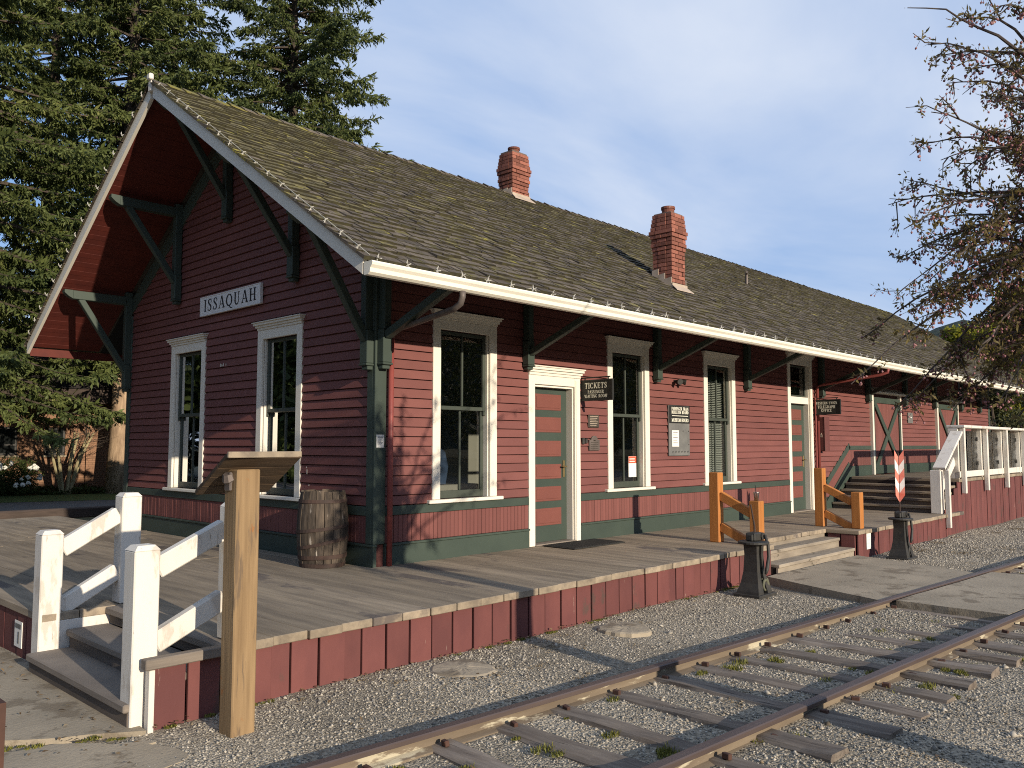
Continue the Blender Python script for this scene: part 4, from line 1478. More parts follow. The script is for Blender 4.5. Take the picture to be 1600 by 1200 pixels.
hanging_sign(3.41, -0.555, -0.005, 1.85, 2.13, [('TICKETS', 0.37, 0.075, 2.052), ('PASSENGER', 0.27, 0.042, 1.968), ('WAITING ROOM', 0.38, 0.042, 1.912)],
             'black hanging sign with cream lettering TICKETS beside the door nearest the station corner')
hanging_sign(10.70, -0.56, -0.005, 1.86, 2.155, [('WESTERN UNION', 0.43, 0.050, 2.086), ('TELEGRAPH', 0.35, 0.056, 2.010), ('OFFICE', 0.21, 0.052, 1.942)],
             'black hanging sign with cream lettering TELEGRAPH OFFICE beside the tall door with a transom')

# bulletin board on the long wall
t = thing('notice_board', 'tall grey bulletin board with black lettered head and a pinned white paper', 'notice board', (5.77, 0, 1.10))
mb = MB(); mb.box(5.483, 6.066, -0.05, -0.024, 1.10, 1.872, 0.005)
obj('board', mb, m_board_grey, t)
mb = MB(); mb.box(5.49, 6.06, -0.062, -0.0505, 1.60, 1.868, 0.004)
obj('head_panel', mb, m_sign_k, t)
mb = MB()
for s, w, zc in (('PASSENGER TRAIN', 0.47, 1.822), ('BULLETIN BOARD', 0.47, 1.768), ('MUSEUM HOURS', 0.47, 1.647)):
    write(mb, s, lambda u, v, e: (5.775 + u, -0.0625 - e - 0.001, zc + v), w, 0.046 if zc > 1.7 else 0.052, bold=1.4)
mb.box(5.55, 6.0, -0.0645, -0.0625, 1.708, 1.716)
obj('lettering', mb, m_letter, t)
mb = MB(); mb.box(5.56, 5.75, -0.0535, -0.0505, 1.24, 1.49)
obj('paper', mb, m_paper, t)
mb = MB()
for k in range(5):
    mb.box(5.59, 5.715 - 0.02 * (k % 2), -0.0545, -0.0537, 1.455 - k * 0.04, 1.462 - k * 0.04)
obj('paper_print', mb, m_ink, t)
mb = MB()
for k in range(6):
    mb.tube([(5.56 + 0.085 * k, -0.0505, 1.16), (5.56 + 0.085 * k, -0.075, 1.155), (5.56 + 0.085 * k, -0.075, 1.175)], 0.004, 5)
for a, b in ((5.87, 1.48), (6.03, 1.48), (6.03, 1.27)):
    mb.tube([(a, -0.0505, b), (a, -0.058, b)], 0.008, 6)
obj('hook', mb, m_iron, t)

# plaques beside the first door
t = thing('plaque', 'small dark square plaque above the shield plaque by the ticket door', 'plaque', (3.65, 0, 1.5))
mb = MB(); mb.box(3.54, 3.77, -0.040, -0.020, 1.50, 1.675, 0.006)
obj('plate', mb, m_bronze, t)
mb = MB()
for k in range(6):
    mb.box(3.565, 3.745 - 0.02 * (k % 3), -0.042, -0.0405, 1.648 - k * 0.024, 1.655 - k * 0.024)
obj('lettering', mb, m_flash, t)
t = thing('plaque', 'grey arched metal plaque under the dark square plaque by the ticket door', 'plaque', (3.66, 0, 1.19))
mb = MB()
pts = [(3.55, -0.042, 1.19), (3.775, -0.042, 1.19), (3.775, -0.042, 1.335)] + [(3.6625 + 0.07 * math.cos(math.radians(q)), -0.042, 1.335 + 0.055 * math.sin(math.radians(q))) for q in range(0, 181, 20)] + [(3.55, -0.042, 1.335)]
mb.prism(pts, (0, 0.02, 0))
obj('plate', mb, m_pipe, t)
mb = MB()
for k in range(4):
    mb.box(3.58, 3.745, -0.044, -0.0422, 1.215 + k * 0.026, 1.222 + k * 0.026)
mb.lathe((3.6625, -0.043, 1.33), [(0.03, 0), (0.03, 0.003)], 10)
obj('lettering', mb, m_bronze, t)
t = thing('door_buzzer', 'small dark switch box between ticket door and arched plaque', 'switch box', (3.45, 0, 1.27))
mb = MB(); mb.box(3.40, 3.45, -0.05, -0.022, 1.275, 1.36, 0.005)
obj('box', mb, m_iron, t)
mb = MB(); mb.box(3.47, 3.515, -0.045, -0.022, 1.285, 1.35, 0.005)
obj('plate', mb, m_iron, t)

# flood light
t = thing('wall_lamp', 'small black twin flood lamp on the wall above the bulletin board', 'lamp', (5.72, 0, 2.25))
mb = MB(); mb.lathe((5.72, -0.03, 2.23), [(0.045, 0), (0.045, 0.04)], 12); mb.box(5.70, 5.74, -0.09, -0.025, 2.235, 2.265, 0.006)
obj('base', mb, m_iron, t)
for sg in (-1, 1):
    mb = MB()
    d = Vector((0.55 * sg, -0.75, -0.2)).normalized()
    c = Vector((5.72 + 0.02 * sg, -0.08, 2.25))
    mb.tube([c, c + d * 0.05, c + d * 0.10, c + d * 0.105], [0.025, 0.034, 0.048, 0.044], 10)
    obj('lamp_head', mb, m_iron, t)

# utility box by the second door
t = thing('meter_box', 'dark red wall box with a pale padlock beside the second door', 'meter box', (10.9, 0, 1.15))
mb = MB(); mb.box(10.84, 11.06, -0.16, -0.022, 1.15, 1.82, 0.01)
obj('box', mb, m_red, t)
mb = MB(); mb.box(10.836, 11.064, -0.172, -0.1605, 1.145, 1.825, 0.004)
obj('cover', mb, m_red_skirt, t)
mb = MB(); mb.box(10.83, 10.8355, -0.12, -0.08, 1.42, 1.46); mb.tube([(10.832, -0.115, 1.46), (10.832, -0.10, 1.50), (10.832, -0.085, 1.46)], 0.006, 6)
obj('padlock', mb, m_flash, t)
# paper notice on the corner board
t = thing('paper_notice', 'white printed notice fixed to the green corner board', 'notice', (0.04, 0, 1.24))
mb = MB(); mb.box(-0.015, 0.085, -0.0415, -0.0385, 1.235, 1.37)
obj('sheet', mb, m_paper, t)
mb = MB()
mb.box(0.0, 0.072, -0.0425, -0.0418, 1.340, 1.350)
for k in range(6):
    mb.box(0.0, 0.07 - 0.012 * (k % 3), -0.0425, -0.0418, 1.322 - k * 0.012, 1.326 - k * 0.012)
obj('print', mb, m_board_grey, t)
# poster in the second window
t = thing('window_poster', 'white poster with an orange head inside the second long wall window', 'poster', (4.7, 0.07, 0.75))
mb = MB(); mb.box(4.61, 4.80, 0.079, 0.081, 0.80, 1.10)
obj('sheet', mb, m_paper, t)
mb = MB(); mb.box(4.612, 4.798, 0.0775, 0.0788, 1.00, 1.098)
obj('head', mb, m_redlabel, t)
mb = MB()
for k in range(2):
    mb.box(4.63, 4.76, 0.0765, 0.0773, 1.055 - k * 0.035, 1.068 - k * 0.035)
obj('print', mb, m_paper, t)
# switch by the freight door
t = thing('switch_plate', 'small grey metal hatch with a round stud between the two freight doors', 'hatch', (15.9, 0, 1.8))
mb = MB(); mb.box(15.98, 16.3, -0.05, -0.022, 1.80, 2.06, 0.006)
obj('box', mb, m_board_grey, t)
mb = MB(); mb.lathe((16.12, -0.055, 1.93), [(0.03, 0), (0.03, 0.02)], 8)
obj('stud', mb, m_sign_w, t)

# display things in the waiting room
t = thing('display_case', 'dark display counter with a blue jacket inside the window nearest the ticket door', 'display', (1.3, 0.7, 0))
mb = MB(); mb.box(0.7, 2.0, 0.5, 0.95, -0.05, 0.78, 0.01)
obj('counter', mb, m_inside, t)
mb = MB()
mb.tube([(1.38, 0.62, 0.79), (1.38, 0.62, 1.0), (1.38, 0.62, 1.18), (1.38, 0.62, 1.24)], [0.13, 0.16, 0.12, 0.04], 10)
obj('jacket', mb, M('jacket_cloth', (0.05, 0.08, 0.15), rough=0.9), t)

# ------------------------------------------------------------------ light string along gutter and bargeboards
t = thing('light_string', 'string of small white holiday light clips along gutter and gable edge', 'light string', (-1.1, -1.3, 2.85))
mb = MB()
mb.beam((-0.024, 0, -0.01), (0.005, 0, 0.042), 0.008, 0.008)
mb.beam((0.024, 0.004, -0.01), (-0.005, 0.004, 0.042), 0.008, 0.008)
mb.beam((-0.02, 0.012, 0.012), (0.024, -0.022, 0.018), 0.008, 0.008)
mb.tube([(0, 0.005, 0.035), (0.0, -0.014, 0.060)], [0.009, 0.004], 6)
ME_CLIP = mesh_of('light_clip', mb, m_clip)
cord = []
x = -1.0
while x < RX1 - 0.05:
    p = Vector((x, EY - 0.05 + U(-0.02, 0.012), 2.845 + U(0, .012)))
    inst('light_clip', ME_CLIP, p, t, rot=(U(-.4, .2), U(-.35, .35), U(-.6, .6)))
    cord.append(p + Vector((0, 0.03, 0.025)))
    cord.append(p + Vector((0.16, 0.06, 0.005)))
    x += U(0.29, 0.36)
mb = MB(); mb.tube(cord, 0.005, 4)
obj('cord', mb, m_cord, t)
for sg in (-1, 1):
    cord = []
    y = RY + sg * 0.22
    while (y - (RY + sg * (RY - EY - 0.1))) * sg < 0:
        p = Vector((RX0 + (-0.012 if sg < 0 else -0.03), y, rz(y) + 0.022))
        inst('light_clip', ME_CLIP, p, t, rot=(U(-.3, .3) + sg * -0.5, U(-.5, .1), U(-.5, .5) + 1.2))
        cord.append(p + Vector((0.03, 0, 0.035)))
        cord.append(p + Vector((0.05, sg * 0.13, -sg * sg * 0.06)))
        y += sg * U(0.24, 0.29)
    mb = MB(); mb.tube(cord, 0.005, 4)
    obj('cord', mb, m_cord, t)

# ------------------------------------------------------------------ platforms
PT = 0.06                                       # plank thickness
FY = -2.10
PF = thing('platform', 'weathered grey plank platform with red board skirt round the station', 'platform', (0, 0, 0))
def plank(x0, x1, y0, y1, zt=0.0, par=PF, th=PT):
    mb = MB()
    dz = U(-0.003, 0.003)
    mb.obox(((x0 + x1) / 2, (y0 + y1) / 2, zt - th / 2 + dz), ((x1 - x0) / 2, U(-.003, .003), 0), (U(-.002, .002), (y1 - y0) / 2, 0), (0, 0, th / 2), 0.005)
    obj('plank', mb, m_plank, par)
PW = 0.272
x = -3.20
while x < -0.07:
    x1 = min(x + PW - 0.007, -0.06)
    ys_ = -0.20 if x1 < -2.66 else FY + U(-.012, .012)
    cuts = [ys_] + sorted(U(a, b) for a, b in ((1.4, 2.6), (4.4, 5.8))) + [9.2]
    for a, b in zip(cuts[:-1], cuts[1:]):
        plank(x, x1, a + 0.003, b - 0.003)
    x += PW
x = -0.055
while x < 4.66:
    x1 = min(x + PW - 0.007, 4.70)
    plank(x, x1, FY + U(-.014, .014), -0.047)
    x += PW
x = 4.705
while x < 7.12:
    plank(x, min(x + PW - 0.007, 7.145), -1.72 + U(-.01, .01), -0.047)
    x += PW
x = 7.15
while x < 12.25:
    plank(x, min(x + PW - 0.007, 12.28), -2.22 + U(-.012, .012), -0.047)
    x += PW
def skirt(P, u0, u1, z0, z1, wd=0.222, par=PF):
    u = u0
    while u < u1 - 0.02:
        b = min(u + wd - 0.017, u1)
        mb = MB()
        d = U(-0.006, 0.006)
        p, q = Vector(P(u, -0.013 + d, z0 + U(-.02, .012))), Vector(P(b, 0.013 + d, z1))
        zl = p.z
        mb.box(min(p.x, q.x), max(p.x, q.x), min(p.y, q.y), max(p.y, q.y), zl, q.z, 0.003)
        obj('skirt_board', mb, m_red_skirt, par)
        u += wd * (1 if rng.random() < 0.86 else 0.62)
skirt(lambda u, d, z: (u, FY + 0.045 + d, z), -3.17, 4.66, GZ - 0.03, -0.062)
skirt(lambda u, d, z: (4.66 + d, u, z), -2.04, -1.74, GZ - 0.03, -0.062)
skirt(lambda u, d, z: (-3.165 + d, u, z), -0.02, 3.4, GZ - 0.03, -0.062)
skirt(lambda u, d, z: (7.18 + d, u, z), -2.15, -1.74, GZ - 0.03, -0.062)
skirt(lambda u, d, z: (u, -2.17 + d, z), 7.20, 11.36, GZ - 0.03, -0.062, 0.205)
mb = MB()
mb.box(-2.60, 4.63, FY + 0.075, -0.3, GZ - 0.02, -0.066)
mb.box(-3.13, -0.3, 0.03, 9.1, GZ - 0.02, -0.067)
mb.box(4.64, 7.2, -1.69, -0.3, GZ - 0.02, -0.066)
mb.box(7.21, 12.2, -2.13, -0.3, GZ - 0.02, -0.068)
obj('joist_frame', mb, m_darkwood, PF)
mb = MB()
mb.box(-3.3, 2.5, 9.21, 9.40, -0.06, 0.125, 0.02)
obj('edge_beam', mb, m_beam, PF)

# raised freight platform beside the far end
RP = thing('raised_platform', 'raised freight platform with red board skirt beyond the wide wooden steps', 'platform', (12.3, -1, 0.6))
x = 12.30
while x < 24.0:
    plank(x, x + PW - 0.007, -2.15 + U(-.01, .01), -0.088, zt=0.608, par=RP)
    x += PW
skirt(lambda u, d, z: (u, -2.12 + d, z), 12.36, 23.9, GZ - 0.03, 0.543, 0.19, RP)
# stepped skirt beside the steps
for i in range(5):
    zt_ = 0.122 * (i + 1) - 0.05
    xa = 11.40 + i * 0.225
    mb = MB()
    mb.box(xa - 0.03, xa + 0.18, -2.135, -2.109, GZ - 0.03, zt_, 0.003)
    obj('skirt_board', mb, m_red_skirt, RP)
mb = MB()
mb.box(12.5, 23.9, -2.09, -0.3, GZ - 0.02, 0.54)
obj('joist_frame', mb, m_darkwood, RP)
US = thing('platform_steps', 'wide weathered wooden steps climbing to the raised freight platform', 'steps', (11.8, -1, 0))
for i in range(5):
    xa = 11.40 + i * 0.225
    z = 0.122 * (i + 1)
    if i < 4:
        mb = MB(); mb.box(xa - 0.035, xa + 0.255, -2.09, -0.06, z - 0.045, z, 0.006)
        obj('tread', mb, m_plank, US)
    mb = MB(); mb.box(xa, xa + 0.03, -2.08, -0.06, z - 0.122 + 0.002, z - 0.047, 0.002)
    obj('riser', mb, m_riser, US)
mb = MB()
for i in range(5):
    xa = 11.43 + i * 0.225
    mb.box(xa + 0.002, 12.29, -2.05, -0.08, 0.004 + 0.122 * i, 0.122 * i + 0.07)
obj('carcass', mb, m_darkwood, US)

# white railing with clear panels on the raised platform
RL = thing('platform_railing', 'white timber railing with clear panels along the raised freight platform', 'railing', (12.4, -2.2, 0.6))
posts = [12.50 + 1.58 * i for i in range(8)]
for i, x in enumerate(posts):
    mb = MB(); mb.box(x - 0.045, x + 0.045, -2.235, -2.155, 0.33, 1.60, 0.006)
    obj('baluster', mb, m_white_worn, RL)
    mb = MB(); mb.box(x - 0.09 + 0.0, x + 0.09, -2.13, -1.95, 0.612, 1.60, 0.006)
    p = obj('post', mb, m_white_worn, RL)
    if i:
        mb = MB()
        for zz in (0.85, 1.35):
            mb.box(x - 0.10, x - 0.085, -2.07, -2.02, zz, zz + 0.08, 0.003)
        mb.tube([(x - 0.105, -2.04, 0.66)] + [(x - 0.105 + U(-.012, .012), -2.04 + U(-.012, .012), 0.66 + 0.08 * k) for k in range(1, 12)], 0.008, 5)
        obj('panel_clip', mb, m_iron, p)
mb = MB(); mb.box(12.40, posts[-1] + 0.1, -2.26, -1.93, 1.602, 1.655, 0.008)
obj('top_rail', mb, m_white_worn, RL)
mb = MB(); mb.box(12.40, posts[-1] + 0.1, -2.153, -2.132, 0.635, 0.755, 0.006)
obj('bottom_rail', mb, m_white_worn, RL)
for a, b in zip(posts[:-1], posts[1:]):
    mb = MB()
    mb.box(a + 0.10, b - 0.11, -2.045, -2.035, 0.68, 1.55)
    obj('glass_panel', mb, m_clear, RL)
# stair rail part
mb = MB(); mb.box(11.30, 11.38, -2.27, -2.19, -0.25, 0.80, 0.006)
obj('baluster', mb, m_white_worn, RL)
mb = MB(); mb.box(11.25, 11.44, -2.135, -1.955, 0.003, 0.80, 0.006)
obj('post', mb, m_white_worn, RL)
mb = MB(); mb.beam((11.26, -2.115, 0.832), (12.40, -2.115, 1.52), 0.22, 0.05, ch=0.006)
obj('stair_rail', mb, m_white_worn, RL)
mb = MB(); mb.beam((11.442, -2.045, 0.36), (12.405, -2.045, 0.96), 0.04, 0.16, ch=0.006)
obj('stair_rail', mb, m_white_worn, RL)

# white railing of the near steps, two flights of rails, each a thing
def stair_railing(y, label, xa, xb, za, zb, base_a, base_b):
    t = thing('stair_railing', label, 'railing', (xb, y, 0), 'white railings of the corner steps')
    for x, z0, z1, wd in ((xa, base_a, za, 0.155), (xb, base_b, zb, 0.155)):
        mb = MB()
        h = wd / 2
        mb.obox((x, y, (z0 + z1 - 0.03) / 2), (h, 0, 0), (0, h, 0), (0, 0, (z1 - 0.03 - z0) / 2), 0.008)
        V = [(x - h, y - h, z1 - 0.03), (x + h, y - h, z1 - 0.03), (x + h, y + h, z1 - 0.03), (x - h, y + h, z1 - 0.03)]
        k = 0.68
        V += [(x - h * k, y - h * k, z1), (x + h * k, y - h * k, z1), (x + h * k, y + h * k, z1), (x - h * k, y + h * k, z1)]
        mb.hull(V, [[4, 5, 6, 7], [0, 1, 5, 4], [1, 2, 6, 5], [2, 3, 7, 6], [3, 0, 4, 7]])
        obj('post', mb, m_white_worn, t)
    for dz in (-0.17, -0.62):
        mb = MB()
        mb.beam((xa + 0.08, y, za + dz + 0.02), (xb - 0.08, y, zb + dz + 0.0), 0.075, 0.13, ch=0.008)
        obj('rail', mb, m_white_worn, t)
    return t
stair_railing(-0.12, 'white worn stair railing nearer the lawn, on the far side of the corner steps', -3.14, -2.56, 0.615, 0.875, GZ - 0.02, 0.003)
stair_railing(-1.93, 'white worn stair railing partly behind the tall timber post', -3.19, -2.585, 0.655, 0.885, GZ - 0.02, 0.003)

CS = thing('corner_steps', 'worn grey timber steps between the two white railings at the platform corner', 'steps', (-3.0, -1.0, GZ))
for i, (xa, z) in enumerate(((-3.30, -0.265), (-3.03, -0.13))):
    mb = MB(); mb.box(xa, xa + 0.31, -2.04 if i else -1.99, -0.21, z - 0.05, z, 0.008)
    obj('tread', mb, m_tread, CS)
    mb = MB(); mb.box(xa + 0.025, xa + 0.06, -2.02 if i else -1.985, -0.215, z - 0.145, z - 0.052, 0.003)
    obj('riser', mb, m_riser, CS)
mb = MB(); mb.box(-2.745, -2.47, -2.04, -0.21, -0.058, -0.003, 0.008)
obj('tread', mb, m_tread, CS)
mb = MB(); mb.box(-2.715, -2.69, -2.02, -0.215, -0.13, -0.060, 0.003)
obj('riser', mb, m_riser, CS)
mb = MB(); mb.box(-3.08, -2.60, -0.195, -0.165, GZ, -0.062, 0.004)
obj('stringer', mb, m_white_worn, CS)
mb = MB(); mb.box(-3.2, -3.165, -2.10, -2.045, GZ - 0.03, -0.065, 0.003)
obj('stringer', mb, m_white_worn, CS)
mb = MB(); mb.box(-3.23, -2.665, FY - 0.02, -2.048, -0.058, 0.004, 0.006)
obj('cap_board', mb, m_tread, CS)
mb = MB(); mb.box(-3.0, -2.61, -1.97, -0.22, GZ - 0.02, -0.17); mb.box(-3.24, -3.001, -1.97, -0.22, GZ - 0.02, -0.32)
obj('carcass', mb, m_darkwood, CS)
# small notice behind the white post
t = thing('paper_notice', 'small weathered notice on the skirt boards behind the white post', 'notice', (-3.19, 0.35, -0.25))
mb = MB(); mb.box(-3.188, -3.183, 0.28, 0.46, -0.33, -0.13)
obj('sheet', mb, m_paper, t)
mb = MB()
mb.box(-3.191, -3.1885, 0.30, 0.44, -0.185, -0.15)
mb.box(-3.191, -3.1885, 0.34, 0.37, -0.30, -0.21)
obj('print', mb, m_board_grey, t)

# middle steps with orange railings
MS = thing('middle_steps', 'weathered timber steps with mossy foot between the two orange railings', 'steps', (5.9, -1.9, GZ))
for i, (ya, z) in enumerate(((-2.16, -0.25), (-1.94, -0.115))):
    mb = MB(); mb.box(4.715, 7.15 - 0.01 * i, ya, ya + 0.27, z - 0.045, z, 0.008)
    obj('tread', mb, m_conc_step, MS)
    mb = MB(); mb.box(4.715, 7.14, ya + 0.02, ya + 0.05, z - 0.16, z - 0.047, 0.003)
    obj('riser', mb, m_conc_step, MS)
mb = MB(); mb.box(4.715, 7.14, -1.705, -1.692, -0.118, -0.062, 0.003)
obj('riser', mb, m_conc_step, MS)
mb = MB(); mb.box(4.72, 7.13, -1.88, -1.70, GZ - 0.02, -0.165); mb.box(4.72, 7.13, -2.10, -1.881, GZ - 0.02, -0.30)
obj('carcass', mb, m_darkwood, MS)
def orange_railing(x, ya, yb, za, zb, label):
    t = thing('orange_railing', label, 'railing', (x, ya, 0), 'orange railings of the middle steps')
    for y, z1 in ((ya, za), (yb, zb)):
        mb = MB(); mb.box(x - 0.068, x + 0.068, y - 0.068, y + 0.068, 0.003, z1, 0.008)
        obj('post', mb, m_orange, t)
    for dz in (-0.30, -0.70):
        mb = MB()
        mb.beam((x, ya - 0.069, za + dz), (x, yb + 0.069, za + dz - (0.21 if dz > -0.5 else 0.20)), 0.075, 0.11, ch=0.006)
        obj('rail', mb, m_orange, t)
    return t
orange_railing(4.47, -1.42, -1.99, 0.905, 0.56, 'new orange stained railing with a plastic cup standing on its low post')
orange_railing(7.50, -1.50, -2.07, 0.905, 0.55, 'new orange stained railing on the side of the raised freight platform')
# cup
t = thing('plastic_cup', 'clear plastic cup with dark straw on top of an orange post', 'cup', (4.47, -1.99, 0.56))
mb = MB(); mb.lathe((4.47, -1.99, 0.562), [(0.026, 0), (0.036, 0.095), (0.038, 0.097)], 16)
obj('cup_body', mb, m_cup, t, smooth=True)
mb = MB(); mb.lathe((4.47, -1.99, 0.659), [(0.041, 0), (0.041, 0.010), (0.032, 0.013)], 16)
obj('lid', mb, m_cup, t)
mb = MB(); mb.lathe((4.47, -1.99, 0.564), [(0.024, 0), (0.027, 0.035)], 12)
obj('ice', mb, m_paper, t)
mb = MB(); mb.tube([(4.475, -1.99, 0.57), (4.455, -1.985, 0.76)], 0.0045, 6)
obj('straw', mb, m_ink, t)

# door mat, barrel, timber info stand ------------------------------------
mb = MB()
mb.box(2.52, 3.55, -0.62, -0.10, 0.004, 0.016, 0.004)
mat_o = tag(obj('door_mat', mb, m_rubber), 'thin black rubber mat in front of the ticket door', 'mat')
mb = MB()
for i in range(20):
    mb.box(2.55 + i * 0.05, 2.585 + i * 0.05, -0.60, -0.12, 0.0165, 0.021)
obj('rib', mb, m_rubber, mat_o)

BC = (-0.315, 0.47, 0.003)
t = thing('barrel', 'old weathered oak barrel with slipped rusty hoops against the gable wall', 'barrel', BC)
def brad(z):
    return 0.228 + 0.040 * math.sin(math.pi * min(max(z / 0.78, 0), 1)) ** 0.9
ns = 18
for i in range(ns):
    a0, a1 = 2 * math.pi * i / ns + 0.012, 2 * math.pi * (i + 1) / ns - 0.012
    mb = MB()
    dr = U(-0.004, 0.004)
    top = 0.78 + U(-0.012, 0.008)
    zs_ = [0, 0.12, 0.26, 0.39, 0.52, 0.66, top]
    prof = [(brad(z) + dr, z) for z in zs_]
    n = 2
    mb.lathe(BC, prof, n, a0, a1, cap=False)
    inner = MB(); inner.lathe(BC, [(r - 0.028, z) for r, z in prof], n, a0, a1, cap=False)
    b = len(mb.v)
    k = len(prof)
    mb.v += inner.v
    mb.f += [[q + b for q in f[::-1]] for f in inner.f]
    m_ = n + 1
    for j in range(k - 1):
        mb.f.append([j * m_, (j + 1) * m_, b + (j + 1) * m_, b + j * m_])
        mb.f.append([j * m_ + n, b + j * m_ + n, b + (j + 1) * m_ + n, (j + 1) * m_ + n])
    for q in range(n):
        mb.f.append([(k - 1) * m_ + q, (k - 1) * m_ + q + 1, b + (k - 1) * m_ + q + 1, b + (k - 1) * m_ + q])
    mb.r = [0.0] * len(mb.f)
    obj('stave', mb, m_oldbarrel, t)
def hoop(z, tilt, wd=0.035):
    mb = MB()
    n = 36
    ring = []
    for i in range(n):
        a = 2 * math.pi * i / n
        zz = z + tilt * math.cos(a + 0.75)
        for dz in (0, wd):
            r = brad(zz + dz) + 0.007
            ring.append((BC[0] + r * math.cos(a), BC[1] + r * math.sin(a), BC[2] + zz + dz))
        for dz in (wd, 0):
            r = brad(zz + dz) - 0.002
            ring.append((BC[0] + r * math.cos(a), BC[1] + r * math.sin(a), BC[2] + zz + dz))
    b = len(mb.v)
    mb.v += ring
    for i in range(n):
        j = (i + 1) % n
        for k in range(4):
            k2 = (k + 1) % 4
            mb.f.append([b + i * 4 + k, b + j * 4 + k, b + j * 4 + k2, b + i * 4 + k2]); mb.r.append(0.0)
    obj('hoop', mb, m_hoop, t)
for z, tl in ((0.0, 0.0), (0.085, 0.006), (0.225, 0.055), (0.375, 0.030), (0.66, 0.0)):
    hoop(z, tl, 0.042 if z < 0.1 else 0.034)
mb = MB(); mb.lathe((BC[0], BC[1], BC[2] + 0.735), [(0.19, 0), (0.19, 0.018)], 20)
obj('lid', mb, m_oldbarrel, t)

t = thing('info_stand', 'tall rough timber post carrying a tilted brown reading board, at the platform edge', 'information stand', (-2.84, -2.47, GZ))
mb = MB(); mb.box(-2.915, -2.765, -2.55, -2.40, GZ - 0.1, 1.115, 0.007)
obj('post', mb, m_post, t)
mb = MB(); mb.tube([(-2.90, -2.46, 1.04), (-2.925, -2.47, 1.06), (-2.935, -2.475, 1.09)], [0.03, 0.042, 0.03], 8)
mb.box(-2.935, -2.916, -2.50, -2.43, 0.99, 1.10, 0.006)
obj('bracket', mb, m_pipe, t)
hi, lo = Vector((-2.77, -2.60, 1.195)), Vector((-2.73, -2.14, 0.965))
dv = (lo - hi)
for k in range(4):                                 # boards of the reading top
    a, b = hi + dv * (k / 4), hi + dv * ((k + 1) / 4 - 0.008)
    mb = MB()
    mb.beam(a, b, 0.47, 0.030, ch=0.004)
    obj('top_board', mb, m_board_brown, t)
mb = MB()
mb.beam(hi + Vector((-0.24, -0.012, 0.008)), hi + Vector((0.24, -0.012, 0.008)), 0.02, 0.036, ch=0.003)
obj('edge_strip', mb, m_plank, t)
mb = MB()
mb.beam((-2.76, -2.44, 0.80), (-2.75, -2.16, 0.95), 0.05, 0.07, ch=0.004)
obj('strut', mb, m_board_brown, t)

# rusty post at the very corner of the yard
t = thing('rusty_post', 'rusted dark steel post stub with orange flakes on the concrete', 'post', (-4.49, -3.84, GZ))
mb = MB()
mb.prism([(-4.53, -3.90, GZ - 0.1), (-4.45, -3.90, GZ - 0.1), (-4.45, -3.78, GZ - 0.1), (-4.53, -3.78, GZ - 0.1)], (0, 0, 0.90))
obj('stub', mb, m_rust, t)
mb = MB(); mb.box(-4.57, -4.41, -3.94, -3.74, GZ - 0.02, GZ + 0.015, 0.004)
obj('base_plate', mb, m_rust, t)

